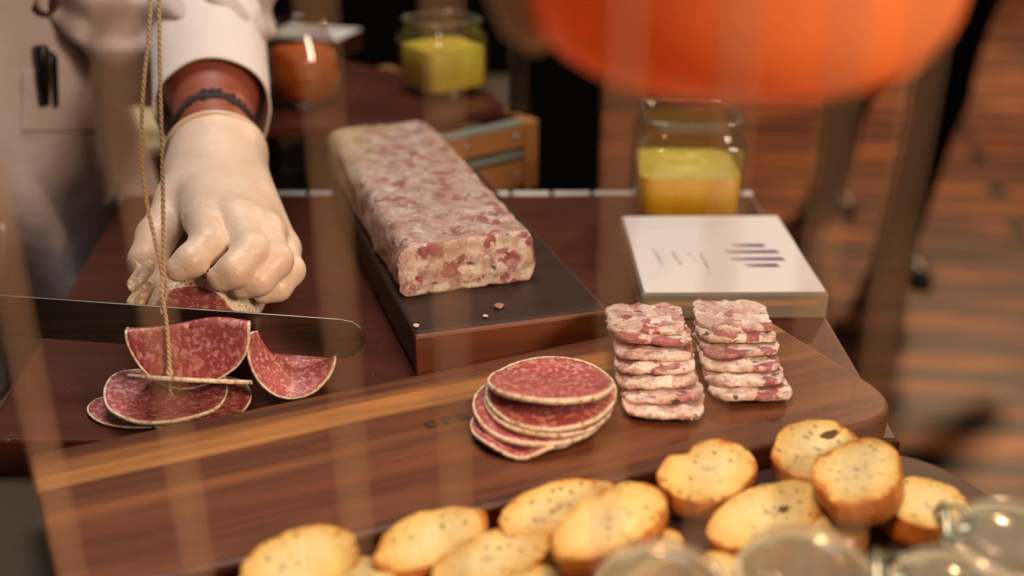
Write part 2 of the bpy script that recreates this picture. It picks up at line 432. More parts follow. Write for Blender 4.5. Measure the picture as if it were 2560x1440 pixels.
def solid(name, fn, lo, hi, h, mat, parent, smooth_it=1, strokes=()):
    V, Fc = surfnet(fn, lo, hi, h)
    me = bpy.data.meshes.new(name); me.from_pydata(V.tolist(), [], Fc.tolist()); me.update()
    bm = bmesh.new(); bm.from_mesh(me)
    for _ in range(smooth_it): bmesh.ops.smooth_vert(bm, verts=bm.verts, factor=.5, use_axis_x=True, use_axis_y=True, use_axis_z=True)
    bm.normal_update()
    if strokes:
        co = np.array([v.co[:] for v in bm.verts]); no = np.array([v.normal[:] for v in bm.verts])
        px = proj(co); front = ((co - np.array(EYE)) * no).sum(1) < 0; off = np.zeros(len(co))
        for pts, w, amp in strokes:
            dist = np.full(len(co), 1e9)
            for (x0, y0), (x1, y1) in zip(pts[:-1], pts[1:]):
                a = np.array([x0, y0], float); ab = np.array([x1 - x0, y1 - y0], float)
                t = np.clip(((px - a) @ ab) / (ab @ ab), 0, 1); dist = np.minimum(dist, np.linalg.norm(px - a - t[:, None] * ab, axis=1))
            off += amp * np.exp(-(dist / w) ** 2)
        off *= front
        for v, o in zip(bm.verts, off): v.co += v.normal * float(o)
    bm.to_mesh(me); bm.free()
    me.materials.append(mat); me.polygons.foreach_set('use_smooth', [True] * len(me.polygons))
    o = bpy.data.objects.new(name, me); link(o, parent); return o

# ================================================================== SETTING
zb = T - .026                     # top of the counter that carries the boards
bm = bmesh.new(); rbox(bm, (0, 3, -.02), (12, 14, .04), 0); structure(bmobj('floor', bm, M['floor']))
bm = bmesh.new(); rbox(bm, (0, 8.2, 1.6), (12, .1, 3.2), 0); structure(bmobj('wall_back', bm, M['wall']))

ct = empty('serving_counter', (0, .6, 0))
tag(ct, 'grey-green stone counter carrying the boards, showing at the lower left corner', 'counter')
def off(vs, d): return [(x - d[0], y - d[1], z - d[2]) for x, y, z in vs]
bm = bmesh.new(); prism(bm, [(-.35, -.4), (.236, -.4), (.236, .385), (.02, .385), (.02, .95), (-.95, .95), (-.95, .63), (-.35, .63)], zb - .03, zb, .003, 2)
bmobj('worktop', bm, M['stone'], ct)
bm = bmesh.new(); prism(bm, [(-.33, -.35), (.21, -.35), (.21, .36), (-.01, .36), (-.01, .9), (-.92, .9), (-.92, .66), (-.33, .66)], 0, zb - .03, 0)
bmobj('base_cabinet', bm, M['dark_wood'], ct)

# mahogany slab with a segmented metal strip on its back edge
sl = empty('mahogany_board', (-.05, .77, zb))
tag(sl, 'large reddish mahogany cutting board under the salami and the knife, metal strip on back edge', 'cutting board')
bm = bmesh.new(); prism(bm, [(-.318 + .05, .557 - .77), (.232 + .05, .557 - .77), (.228 + .05, .98 - .77), (-.366 + .05, .98 - .77)], 0, .026, .0025, 3)
bmobj('board_slab', bm, M['mahogany'], sl)
for i in range(14):
    bm = bmesh.new(); rbox(bm, (-.29 + i * .0385 + .05, .985 - .77, .024), (.035, .008, .006), .001)
    bmobj('metal_strip', bm, M['pale_metal'], sl)

# ================================================================== striped board with the engraved word
BC = Vector((-.016, .545, T)); BR = radians(22.6)
sb = empty('serving_board', BC, (0, 0, BR))
tag(sb, 'long striped wooden serving board with an engraved word, carrying the sliced meats', 'serving board')
def toL(p): d = Vector(p) - BC.xy; return (d.x * cos(BR) + d.y * sin(BR), -d.x * sin(BR) + d.y * cos(BR))
poly = [toL(Vector(q)) for q in ((-.205, .392), (.240, .556), (.166, .699), (-.268, .512))]
bm = bmesh.new(); prism(bm, rounded_poly(poly, [.004, .045, .012, .004], 10), 0, .02, .003, 3)
bmobj('board_plank', bm, M['board'], sb)
def text(name, s, size, mat, parent, loc, rot, extr=.0002, bold=0):
    cu = bpy.data.curves.new(name, 'FONT'); cu.body = s; cu.size = size; cu.extrude = extr; cu.offset = bold; cu.align_x = 'LEFT'
    to = bpy.data.objects.new(name, cu); link(to); bpy.context.view_layer.update()
    dg = bpy.context.evaluated_depsgraph_get(); me = bpy.data.meshes.new_from_object(to.evaluated_get(dg)); me.name = name
    bpy.data.objects.remove(to); me.materials.clear(); me.materials.append(mat)
    o = bpy.data.objects.new(name, me); link(o, parent); o.location = loc; o.rotation_euler = rot; return o
M['burn'] = plain('burnt_lettering', (50, 27, 16), .8)
q = P(1068, 1072, T + .0202); l = toL(q.xy)
text('engraved_word', 'c r a s', .0150, M['burn'], sb, (l[0], l[1], .0202), (0, 0, radians(2)), .0002, .0003)

# ================================================================== board with the bread
zt = T + .0075
TA = math.atan2(.164, .445)
TC = Vector((.0, .40, zb)); tr_ = empty('bread_tray', TC, (0, 0, TA))
tag(tr_, 'dark walnut board with rounded end in front, strewn with toasted bread slices', 'serving board')
def toT(p):
    d = Vector(p).xy - TC.xy; return (d.x * cos(TA) + d.y * sin(TA), -d.x * sin(TA) + d.y * cos(TA))
yb = toT(Vector((-.205, .392)))[1] - .0022
xr = max(toT(P(2235, 1075, zt))[0], toT(P(2415, 1290, zt))[0]) + .002
bm = bmesh.new(); prism(bm, rounded_poly([(-.225, -.19), (xr + .02, -.19), (xr, yb), (-.19, yb)], [.01, .02, .06, .004], 10), 0, zt - zb, .003, 3)
bmobj('tray_plank', bm, M['tray_wood'], tr_)

# ================================================================== terrine board and loaf
A = radians(18.5); TB = Vector((-.0626, .630, T))
tb = empty('terrine_board', TB, (0, 0, A))
tag(tb, 'thick dark narrow cutting board under the pale meat loaf', 'cutting board')
bm = bmesh.new(); prism(bm, rounded_poly([(0, 0), (.133, -.006), (.133, .315), (0, .315)], [.004, .006, .006, .006], 4), .003, .034, .003, 3)
bmobj('board_top', bm, M['dark_wood'], tb)
bm = bmesh.new(); prism(bm, [(.0, -.0025), (.132, -.0085), (.132, .001), (.0, .0045)], 0, .033, .002, 2)
bmobj('front_edge', bm, M['walnut_edge'], tb)

def loaf(name, w, l, h, r, mat, parent, nz=.0016, seed=0):
    # rounded bar along Y, front cut at y=0 (open), built as loops of a rounded rectangle
    ring = rounded_poly([(-w / 2, 0), (w / 2, 0), (w / 2, h), (-w / 2, h)], [r * .6, r * .6, r, r], 7)
    dense = []
    for i in range(len(ring)):
        a, b = Vector(ring[i]), Vector(ring[(i + 1) % len(ring)]); k = max(1, int((b - a).length / .004))
        for j in range(k): dense.append(a.lerp(b, j / k))
    n = len(dense); N = 64; vs, fs = [], []
    cen = Vector((0, h / 2))
    for i in range(N + 1):
        y = l * i / N; s = 1.0
        e = l - y
        if e < .03: s = .84 + .16 * sqrt(max(0, 1 - ((.03 - e) / .03) ** 2))
        for p in dense:
            qv = cen + (p - cen) * s
            d = noise.noise(Vector((qv.x * 90, y * 55, qv.y * 90 + seed))) * nz + noise.noise(Vector((qv.x * 260, y * 200, qv.y * 260 + seed))) * nz * .5
            dirv = (p - cen).normalized(); zz = max(qv.y + dirv.y * d, 0)
            vs.append((qv.x + dirv.x * d, y, zz))
    for i in range(N):
        for j in range(n):
            fs.append((i * n + j, i * n + (j + 1) % n, (i + 1) * n + (j + 1) % n, (i + 1) * n + j))
    fs.append(tuple(N * n + j for j in range(n)))
    return meshobj(name, vs, fs, mat, parent), [vs[j] for j in range(n)]
tz = T + .0345
te = empty('meat_terrine', TB + Matrix.Rotation(A, 3, 'Z') @ Vector((.052, .054, 0)) + Vector((0, 0, tz - T)), (0, 0, A))
tag(te, 'long pale pink pressed meat loaf with a cut front end on the dark board', 'terrine')
_, front = loaf('pressed_loaf', .097, .292, .0385, .013, M['terrine_skin'], te, .0026)
# the cut face: concentric loops with a rough surface
vs, fs = [], []; cen = Vector((0, 0, .019)); n = len(front); K = 12
for k in range(K + 1):
    s = 1 - k / (K + .3)
    for p in front:
        v = cen + (Vector(p) - cen) * s
        v.y = -.0015 + noise.noise(Vector((v.x * 120, 3, v.z * 120))) * .0022 if k else p[1]
        vs.append(v)
for k in range(K):
    for j in range(n): fs.append((k * n + j, (k + 1) * n + j, (k + 1) * n + (j + 1) % n, k * n + (j + 1) % n))
fs.append(tuple(K * n + j for j in range(n)))
meshobj('cut_face', vs, fs, M['terrine_face'], te)

# crumbs on the terrine board
for (px, py, r, lab) in ((1246, 768, .0034, 'pale fat crumb on the dark board right in front of the loaf'), (1213, 792, .002, 'tiny pale crumb near the front edge of the dark board'), (1040, 816, .0022, 'tiny pale crumb at the front corner of the dark board'), (1541, 828, .0052, 'small pale meat scrap beside the taller stack of meat slices')):
    p = P(px, py, T + .0345) if px != 1541 else P(px, py, T + .0205)
    vs = []; bm = bmesh.new(); bmesh.ops.create_icosphere(bm, subdivisions=2, radius=r)
    for v in bm.verts: v.co = v.co * (1 + .35 * noise.noise(v.co * 400 + Vector((px, 0, 0)))); v.co.z *= .45
    o = bmobj('meat_scrap', bm, M['terrine'], None, True, loc=p + Vector((0, 0, r * .35))); tag(o, lab, 'scrap')

# ================================================================== terrine slices in two stacks
def terrine_slice_mesh(seed):
    w, d, t = .0480, .043, .0036
    ring = rounded_poly([(-w / 2, -d / 2), (w / 2, -d / 2), (w / 2, d / 2), (-w / 2, d / 2)], [.013, .013, .009, .009], 7)
    dn = []
    for i in range(len(ring)):
        a, b = Vector(ring[i]), Vector(ring[(i + 1) % len(ring)]); k = max(1, int((b - a).length / .002))
        for j in range(k): dn.append(a.lerp(b, j / k))
    n = len(dn); vs, fs = [], []
    def add(s, z, am):
        for p in dn:
            q = p * s; e = noise.noise(Vector((p.x * 170, p.y * 170, seed * 3.1))) * .0018 * s + noise.noise(Vector((p.x * 520, p.y * 520, seed + z * 300))) * .0010 * s
            q = q * (1 + e / max(p.length, .01))
            vs.append((q.x, q.y, z + am * noise.noise(Vector((q.x * 130, q.y * 130, seed * 7.7 + (5 if z > 0 else 0)))) * .0022 + .0011 * noise.noise(Vector((q.x * 40, q.y * 40, seed)))))
    prof = [(.0, -t / 2), (.4, -t / 2), (.75, -t / 2), (.97, -t / 2), (1.0, -t * .35), (1.005, 0), (1.0, t * .35), (.97, t / 2), (.85, t / 2), (.6, t / 2), (.4, t / 2), (.2, t / 2), (.0, t / 2)]
    for s, z in prof: add(max(s, .01), z, 1 if z > 0 else .3)
    for i in range(len(prof) - 1):
        for j in range(n): fs.append((i * n + j, i * n + (j + 1) % n, (i + 1) * n + (j + 1) % n, (i + 1) * n + j))
    me = bpy.data.meshes.new('terrine_slice'); me.from_pydata(vs, [], fs); me.update(); me.materials.append(M['terrine'])
    me.polygons.foreach_set('use_smooth', [True] * len(me.polygons)); return me
ORD = ['bottom', 'second from bottom', 'third from bottom', 'fourth from bottom', 'fifth from bottom', 'sixth from bottom', 'topmost']
def stack(px, py, n, dx, stepy, stepz, which, group):
    base = P(px, py, T + .0205)
    for k in range(n):
        o = bpy.data.objects.new('terrine_slice', terrine_slice_mesh(k + n * 3.3)); link(o)
        o.location = base + Vector((dx * k + random.uniform(-.0015, .0015), .021 + stepy * k, .0040 + stepz * k + .0006 * k))
        o.rotation_euler = (radians(-4 - .8 * k + random.uniform(-1.5, 1.5)) if k < n - 1 else radians(-3), radians(random.uniform(-4, 4)), radians(random.uniform(-7, 7)))
        pos = 'topmost' if k == n - 1 else ORD[k]
        tag(o, f'pale pink terrine slice, {pos} in the {which}', 'terrine slice', group)
stack(1668, 1062, 7, -.0007, .0104, .0031, 'taller stack next to the salami slices', 'terrine slices in the stack beside the salami')
stack(1880, 1018, 6, -.0003, .0108, .0032, 'shorter stack near the rounded board end', 'terrine slices in the stack by the board end')

# ================================================================== salami slices (meat disc + rind ring), any bend
def salami_slice(label, R, fmap, group, seed=0, th=.0024, loc=(0, 0, 0), rot=(0, 0, 0)):
    e = empty('salami_slice', loc, rot); tag(e, label, 'salami slice', group)
    NR, NS = 14, 96
    def mid(x, y): return Vector(fmap(x, y))
    def nrm(x, y):
        h = 2e-4; a = mid(x + h, y) - mid(x - h, y); b = mid(x, y + h) - mid(x, y - h); c = a.cross(b)
        return c.normalized() if c.length > 1e-12 else Vector((0, 0, 1))
    def rr(a): return R * (1 + .02 * noise.noise(Vector((cos(a) * 2, sin(a) * 2, seed))) + .006 * noise.noise(Vector((cos(a) * 9, sin(a) * 9, seed))))
    def grid(r0, r1, nr, t):
        vs, fs = [], []
        for side in (1, -1):
            for i in range(nr + 1):
                for j in range(NS):
                    a = 2 * pi * j / NS; r = rr(a) * (r0 + (r1 - r0) * i / nr); x, y = r * cos(a), r * sin(a)
                    vs.append(mid(x, y) + nrm(x, y) * side * t / 2)
        m = (nr + 1) * NS
        for i in range(nr):
            for j in range(NS):
                q = (i * NS + j, (i + 1) * NS + j, (i + 1) * NS + (j + 1) % NS, i * NS + (j + 1) % NS)
                fs.append(q); fs.append(tuple(m + k for k in reversed(q)))
        for i in (0, nr):
            for j in range(NS):
                a, b = i * NS + j, i * NS + (j + 1) % NS
                q = (a, b, m + b, m + a); fs.append(q if i == 0 else q[::-1])
        return vs, fs
    v, f = grid(.002, .972, NR, th); meshobj('meat', v, f, M['salami'], e)
    v, f = grid(.965, 1.0, 2, th * 1.12); meshobj('rind', v, f, M['rind'], e)
    return e
GS = 'salami slices stacked on the striped board'
base = P(1356, 1050, T + .0205); R0 = .0378
def flat(amp, s):
    return lambda x, y: (x, y, amp * noise.noise(Vector((x * 22, y * 22, s))) * .012)
salami_slice('bottommost crumpled salami slice poking out under the front of the stack', .030, lambda x, y: (x, y, .0035 + .0022 * sin(x * 190) * (1 if y < 0 else .4) * min(1, abs(y) / .012)), GS, 1, .0018, base + Vector((-.011, -.013, .0005)), (0, 0, .2))
salami_slice('lowest full round salami slice with white rind showing at its front', R0 * 1.02, flat(.12, 3), GS, 2, .0026, base + Vector((-.002, .0, .0088)), (radians(1.5), radians(1.5), 0))
salami_slice('salami slice second from the bottom of the full rounds, mostly covered', R0 * .98, flat(.12, 9), GS, 3, .0024, base + Vector((.0035, .0015, .0122)), (radians(1), 0, 0))
salami_slice('salami slice just under the topmost round, its front edge in view', R0, flat(.1, 5), GS, 4, .0026, base + Vector((.0048, .0028, .0168)), (radians(3.0), radians(-1.5), 0))
salami_slice('topmost salami slice of the stack, tilted up at the front', R0 * .965, flat(.05, 8), GS, 5, .0027, Vector((.0222, .5515, T + .0425)), (radians(-13.5), radians(1), 0))

# loose slices by the knife
GL = 'freshly cut salami slices by the knife'
def bendx(rad):          # rolled about the Y axis
    return lambda x, y: (rad * sin(x / rad), y, rad * (1 - cos(x / rad)))
def fold(x, y):          # disc folded over a horizontal chord: hanging front flap and a flap behind
    r = .0022
    L = pi * r / 2
    if y < -L: return (x, -r, y + L)
    if y > L: return (x, r, -(y - L))
    a = y / r; return (x, r * sin(a), r * cos(a))
c = PY(476, 815, .598)
salami_slice('half folded salami slice hanging against the knife blade', .0375, lambda x, y: (lambda q: (q[0], q[1] - .006 * (q[0] / .037) ** 2 + .12 * q[2] , q[2] - .05 * q[0] * 0 + .0018 * sin(q[0] * 90)))(fold(x, y - .004)), GL, 11, .002, c, (radians(-6), radians(-3), radians(2)))
c = PY(478, 948, .588)
salami_slice('thin salami slice seen edge on, propped in front of the folded one', .037, flat(.04, 12), GL, 12, .0022, c, (radians(-30.0), radians(3.2), 0))
c = P(420, 1002, T + .004)
salami_slice('largest dark red salami slice lying in front of the knife', .0372, lambda x, y: (x, y, .0052 + .010 * max(0, -x / .037 - .2) ** 2 + .0016 * sin(y * 120)), GL, 13, .002, c, (0, radians(1), .1))
c = P(494, 1012, T + .0015)
salami_slice('salami slice mostly hidden under the largest, showing at its far end', .0335, lambda x, y: (x, y, .0012 + .004 * max(0, x / .0335 - .3) ** 2), GL, 14, .0016, c, (0, 0, .4))
c = P(352, 1026, T + .0012)
salami_slice('salami slice with a pale rind tip sticking out toward the board corner', .0335, lambda x, y: (x, y * .62, .0005 + .0045 * max(0, -x / .0335 - .45) ** 2), GL, 15, .0013, c, (0, 0, -.12))
# curled slice
c = PY(622, 826, .606)
CP = spline_pts = [(0, 0), (.0045, -.014), (.0125, -.0255), (.024, -.0315), (.036, -.0305), (.0445, -.0275), (.0505, -.0235)]
CPL = [0]
for i_ in range(1, 7): CPL.append(CPL[-1] + sqrt((CP[i_][0] - CP[i_ - 1][0]) ** 2 + (CP[i_][1] - CP[i_ - 1][1]) ** 2))
CPX = np.polyfit(CPL, [c_[0] for c_ in CP], 4); CPZ = np.polyfit(CPL, [c_[1] for c_ in CP], 4)
def curl(x, y):
    s = (x + .034) / .068 * CPL[-1]
    return (float(np.polyval(CPX, s)), y * .62 + .010 * s / .07, float(np.polyval(CPZ, s)) + .30 * y * s / .07 - .002)
salami_slice('curled salami slice hanging off the knife near the blade tip', .0335, curl, GL, 16, .0016, c, (0, 0, radians(-6)))

# ================================================================== whole salami under the hand
SX, SY0, SR = PY(495, 850, .64).x, .638, .035
sa = empty('salami_log', (SX, SY0, T)); tag(sa, 'whole white-rinded salami under the gloved hand with a red cut end', 'salami')
prof = []; N = 60
vs, fs = [], []
for i in range(31):
    y = [0, .002, .005, .008, .012, .016][i] if i < 6 else .016 + .174 * (i - 5) / 25; s = (.83 + .17 * min(1, y / .014) ** .6) if y < .016 else 1.0 if y < .15 else sqrt(max(.02, 1 - ((y - .15) / .042) ** 2))
    for j in range(N):
        a = 2 * pi * j / N; d = .0012 * noise.noise(Vector((cos(a) * 3, y * 50, sin(a) * 3))) + .0006 * noise.noise(Vector((cos(a) * 9, y * 150, sin(a) * 9)))
        r = (SR + d - .0006) * s; vs.append((r * cos(a), y, SR + r * sin(a)))
for i in range(30):
    for j in range(N): fs.append((i * N + j, i * N + (j + 1) % N, (i + 1) * N + (j + 1) % N, (i + 1) * N + j))
fs.append(tuple(30 * N + j for j in range(N)))
meshobj('rind', vs, fs, M['rind'], sa)
fv = vs[:N]; vs, fs = [], []
for k in range(9):
    s = [1, .96, .93, .8, .65, .5, .35, .2, .05][k]
    for p in fv: vs.append((p[0] * s, -.001 * (k > 0) + .0007 * noise.noise(Vector((p[0] * s * 150, p[2] * s * 150, 4))), SR + (p[2] - SR) * s))
for k in range(8):
    for j in range(N): fs.append((k * N + j, (k + 1) * N + j, (k + 1) * N + (j + 1) % N, k * N + (j + 1) % N))
fs.append(tuple(8 * N + j for j in range(N)))
meshobj('cut_face', vs, fs, M['salami'], sa)
for k, (px, py) in enumerate(((352, 690), (350, 738))):     # loose flaps of casing on the side
    q = PY(px, py, .652) - Vector((SX, SY0, T))
    v, f = [], []
    for i in range(7):
        for j in range(7):
            u, w = i / 6 - .5, j / 6 - .5
            v.append((q.x + u * .012 + .003 * sin(w * 5), q.y + .01 * w, q.z + w * .016 + .002 * sin(u * 7)))
    for i in range(6):
        for j in range(6): f.append((i * 7 + j, i * 7 + j + 1, (i + 1) * 7 + j + 1, (i + 1) * 7 + j))
    o = meshobj('casing_flap', v, f, M['rind'], sa); md = o.modifiers.new('s', 'SOLIDIFY'); md.thickness = .0008

# ================================================================== knife
kn = empty('slicing_knife', PY(430, 800, .617)); tag(kn, 'long steel slicing knife with rounded tip cutting the salami', 'knife')
k0 = kn.location
def KP(px, py): return PY(px, py, .617) - k0
pts = [KP(-60, 733)] + [KP(x, 737 + 60 * x / 850) for x in range(0, 851, 50)] + [KP(880, 803), KP(903, 820), KP(912, 845), KP(905, 870), KP(886, 888), KP(860, 895)] + [KP(x, 838 + 57 * x / 860) for x in range(820, -1, -60)] + [KP(-60, 834)]
bm = bmesh.new()
fa = [bm.verts.new((p.x, -.0009, p.z)) for p in pts]; fb = [bm.verts.new((p.x, .0009, p.z)) for p in pts]
bm.faces.new(fa); bm.faces.new(fb[::-1])
for i in range(len(pts)): bm.faces.new((fa[i], fb[i], fb[(i + 1) % len(pts)], fa[(i + 1) % len(pts)]))
bo = bmobj('blade', bm, M['blade'], kn); bo.rotation_euler = (0, 0, 0)
md = bo.modifiers.new('b', 'BEVEL'); md.width = .0005; md.segments = 2; md.limit_method = 'ANGLE'
h0 = (KP(-60, 733) + KP(-60, 834)) / 2
v, f = tube([h0 + Vector((.006, 0, 0)), h0 + Vector((-.01, 0, .0)), h0 + Vector((-.05, 0, .001)), h0 + Vector((-.10, 0, .0)), h0 + Vector((-.125, 0, -.004))], [.011, .013, .0115, .013, .011], 14)
ho = meshobj('handle', v, f, M['black_plastic'], kn)

# ================================================================== bread
def bread(label, t0, t1, w, z=0.0, tilt=(0, 0), th=.013, seed=0, bite=None):
    th *= .86; zc = zt + z; a, b = P(*t0, zc + th), P(*t1, zc + th)
    c = (a + b) / 2; d = b - a; L = d.length * .91; ang = math.atan2(d.y, d.x)
    e = empty('bread_slice', Vector((c.x, c.y, zc)), (tilt[0], tilt[1], ang)); tag(e, label, 'bread', 'toasted bread slices on the walnut board')
    NS = 72
    def outline(t, s):
        x = .5 * L * cos(t); y = .455 * w * abs(sin(t)) ** 1.05 * (1 if sin(t) >= 0 else -1)
        k = 1 + .10 * noise.noise(Vector((cos(t) * 1.3, sin(t) * 1.3, seed))) + .045 * noise.noise(Vector((cos(t) * 4, sin(t) * 4, seed + 3))) + .02 * noise.noise(Vector((cos(t) * 11, sin(t) * 11, seed + 5)))
        if bite:
            dd = (t - bite[0] + pi) % (2 * pi) - pi; k -= bite[1] * math.exp(-(dd / .28) ** 2)
        return Vector((x * k, y * k)) * s
    def top(p): return th + .0011 * noise.noise(Vector((p.x * 90, p.y * 90, seed))) + .0016 * noise.noise(Vector((p.x * 30, p.y * 30, seed + 9)))
    vs, fs, at = [], [], []; K = 12
    for k in range(K + 1):
        s = .985 * (k / K) ** .8 + .0001
        for j in range(NS):
            p = outline(2 * pi * j / NS, s); vs.append((p.x, p.y, top(p))); at.append((k / K) ** .8)
    for k in range(K):
        for j in range(NS): fs.append((k * NS + j, (k + 1) * NS + j, (k + 1) * NS + (j + 1) % NS, k * NS + (j + 1) % NS))
    fs.append(tuple(reversed(range(NS))))
    o = meshobj('crumb', vs, fs, M['crumb'], e)
    at_ = o.data.attributes.new('edge', 'FLOAT', 'POINT'); at_.data.foreach_set('value', at)
    vs, fs = [], []
    prof = [(.984, 1, 0), (.997, 1, -.0003), (1.0, 1, -.0012), (1.0, .80, 0), (.985, .4, 0), (.95, .10, 0), (.90, 0, 0), (.4, 0, 0), (.01, 0, 0)]
    for i, (s, zz, dz) in enumerate(prof):
        for j in range(NS):
            p = outline(2 * pi * j / NS, s); z_ = (top(p) + dz) if zz == 1 else th * zz
            vs.append((p.x, p.y - .005 * (1 - zz), z_))
    for i in range(len(prof) - 1):
        for j in range(NS): fs.append((i * NS + j, (i + 1) * NS + j, (i + 1) * NS + (j + 1) % NS, i * NS + (j + 1) % NS))
    co_ = meshobj('crust', vs, fs, M['crust'], e)
    # slices along the board lean with their far side on its edge
    if z == 0:
        nn_ = np.array(Vector((-.164, .445)).normalized()); V_ = np.array(vs); l0 = Vector(e.location); t0 = e.rotation_euler[0]
        eye_r = (l0 - EYE)
        def fit(loc, th_):
            rot = np.array(Matrix.Rotation(ang, 3, 'Z') @ Matrix.Rotation(tilt[1], 3, 'Y') @ Matrix.Rotation(th_, 3, 'X'))
            W = V_ @ rot.T + np.array(loc); over = (W[:, :2] - np.array([-.205, .392])) @ nn_ > -.0008
            need = np.where(over, T + .0203, zt) - W[:, 2]
            return float(need.max()), over.any()
        loc = l0.copy()
        if fit(loc, t0)[1]:
            tries = []
            for k in range(0, 27):
                q_ = l0.copy(); th_ = t0 + radians(k)
                for _ in range(5):
                    dz = fit(q_, th_)[0]; q_ = q_ + eye_r * (dz / eye_r.z)
                q_.z += max(0, fit(q_, th_)[0]); tries.append((q_.z, k, q_))
            zz_, k, q_ = min(tries, key=lambda t_: t_[0])
            e.location = q_; e.rotation_euler = (t0 + radians(k), tilt[1], ang)
        else:
            e.location.z += fit(loc, t0)[0]
    return e
r_ = radians
bread('oval bread slice farthest toward the board\'s empty end, cut off by the bottom edge', (572, 1476), (888, 1322), .040, 0, (r_(2), 0), .011, 1)
bread('bread slice with a thick brown crust and curled tip, second along the board edge', (915, 1405), (1222, 1268), .034, 0, (r_(6), 0), .014, 2, (.45, .10))
bread('bread slice barely showing at the bottom below the curled-tip slice', (815, 1470), (1000, 1425), .036, 0, (r_(-10), 0), .012, 3)
bread('wide bread slice at the bottom with one dark speck on its lower edge', (1065, 1462), (1378, 1338), .038, 0, (r_(3), 0), .013, 4)
bread('long bread slice with several dark herb specks, partly under another slice', (1222, 1318), (1548, 1204), .034, 0, (0, 0), .012, 5)
bread('yellow bread slice lying on top of the speckled long slice', (1372, 1402), (1650, 1198), .040, .0135, (r_(7), r_(1)), .013, 6)
bread('bread slice with a notched upper edge, lying alone in the middle of the board', (1638, 1212), (1868, 1114), .043, 0, (r_(3), 0), .015, 7, (1.75, .30))
bread('small bread slice with a dark hole, highest up by the striped board', (1924, 1164), (2124, 1066), .044, 0, (r_(3), 0), .014, 8, (2.2, .10))
bread('tall bread slice standing out beside the one with the hole', (2080, 1290), (2200, 1078), .047, .0135, (0, r_(6)), .015, 9)
bread('round bread slice full of pores at the far rounded end of the board', (2265, 1190), (2372, 1336), .046, .0, (r_(4), 0), .015, 10)
bread('large bread slice with a dark herb leaf fleck in its middle', (1768, 1360), (2050, 1205), .043, .001, (r_(6), 0), .014, 11, (.9, .08))
bread('bread slice lying in front of the tall one, just behind a jar lid', (1985, 1318), (2172, 1312), .034, 0, (0, 0), .012, 12)
bread('dark-rimmed bread slice half hidden behind the jar lid nearest the middle', (1420, 1452), (1720, 1332), .036, 0, (r_(2), 0), .012, 13)
bread('bread crust end peeking out between the two large jar lids', (1755, 1466), (1842, 1385), .030, 0, (0, 0), .012, 14)
bread('bread slice of which only a sliver shows at the bottom edge', (1262, 1492), (1420, 1436), .034, 0, (0, 0), .012, 15)
# a burnt hole on one slice and a herb fleck on another
for (px, py, zz, w, key, nm, col_) in ((.0165, .0035, .0130, .0036, 'small bread slice with a dark hole', 'burnt_hole', (86, 58, 30)), (.011, -.002, .0135, .0024, 'large bread slice with a dark herb', 'herb_fleck', (50, 54, 24))):
    bpar = [o for o in bpy.data.objects if o.get('label', '').startswith(key)][0]
    bpy.context.view_layer.update()
    cr_ = [o for o in bpar.children if o.name.startswith('crumb')][0]
    hit = cr_.ray_cast(Vector((px, py, .05)), Vector((0, 0, -1)))
    bm = bmesh.new(); bmesh.ops.create_icosphere(bm, subdivisions=3, radius=w)
    for v in bm.verts: v.co = Vector((v.co.x * 1.9, v.co.y * (1.0 - .35 * (v.co.x > 0)), v.co.z * .12)) * (1 + .3 * noise.noise(v.co * 700))
    o = bmobj(nm, bm, plain(nm, col_, .8), bpar, True); o.location = hit[1] if hit[0] else (px, py, zz)

# ================================================================== clip jars in front
def clip_jar(px, py, lid_z, R, label, clip_ang):
    p = P(px, py, lid_z); e = empty('clip_top_jar', Vector((p.x, p.y, zt)), (0, 0, clip_ang)); tag(e, label, 'jar', 'clip-top glass jars in front of the bread')
    H = lid_z - zt
    prof = [(.004, .0005), (R * .8, .0005), (R * .97, .006), (R, .014), (R, H * .62), (R * .93, H * .72), (R * .93, H * .80), (R * .9, H * .80), (R * .9, H * .72), (R * .96, H * .6), (R * .96, .014), (R * .9, .006), (.004, .005)]
    v, f = lathe(prof, 64); meshobj('glass_body', v, f, M['lid_glass'], e)
    lp = [(.001, H * .93), (R * .5, H * .94), (R * .66, H * .95), (R * .70, H * .985), (R * .78, H), (R * .92, H * .985), (R * .97, H * .93), (R * .96, H * .85), (R * .9, H * .83), (R * .7, H * .84), (R * .5, H * .86), (.001, H * .86)]
    v, f = lathe(lp, 64); meshobj('glass_lid', v, f, M['lid_glass'], e)
    v, f = tube([(R * 1.0 * cos(a), R * 1.0 * sin(a), H * .77) for a in np.linspace(0, 2 * pi, 48, endpoint=False)], .0011, 8, True); meshobj('neck_wire', v, f, M['wire'], e)
    v, f = tube([(R * .99 * cos(a), R * .99 * sin(a), H * .83) for a in np.linspace(0, 2 * pi, 48, endpoint=False)], .0016, 8, True); meshobj('rubber_seal', v, f, M['seal'], e)
    arc = [(R * 1.04, -.010, H * .77), (R * 1.16, -.012, H * .80), (R * 1.26, -.011, H * .92), (R * 1.22, -.006, H * 1.08), (R * 1.22, .006, H * 1.08), (R * 1.26, .011, H * .92), (R * 1.16, .012, H * .80), (R * 1.04, .010, H * .77)]
    v, f = tube(arc, .0013, 8); g1 = meshobj('clip_lever', v, f, M['wire'], e)
    arc = [(R * 1.03, -.009, H * .76), (R * 1.1, -.009, H * 1.02), (R * .86, -.007, H * 1.04), (R * .80, 0, H * 1.035), (R * .86, .007, H * 1.04), (R * 1.1, .009, H * 1.02), (R * 1.03, .009, H * .76)]
    v, f = tube(arc, .0012, 8); meshobj('clip_bail', v, f, M['wire'], e)
    bm = bmesh.new(); rbox(bm, (R * 1.10, 0, H * .9), (.004, .018, .005), .001); bmobj('clip_hinge', bm, M['wire'], e)
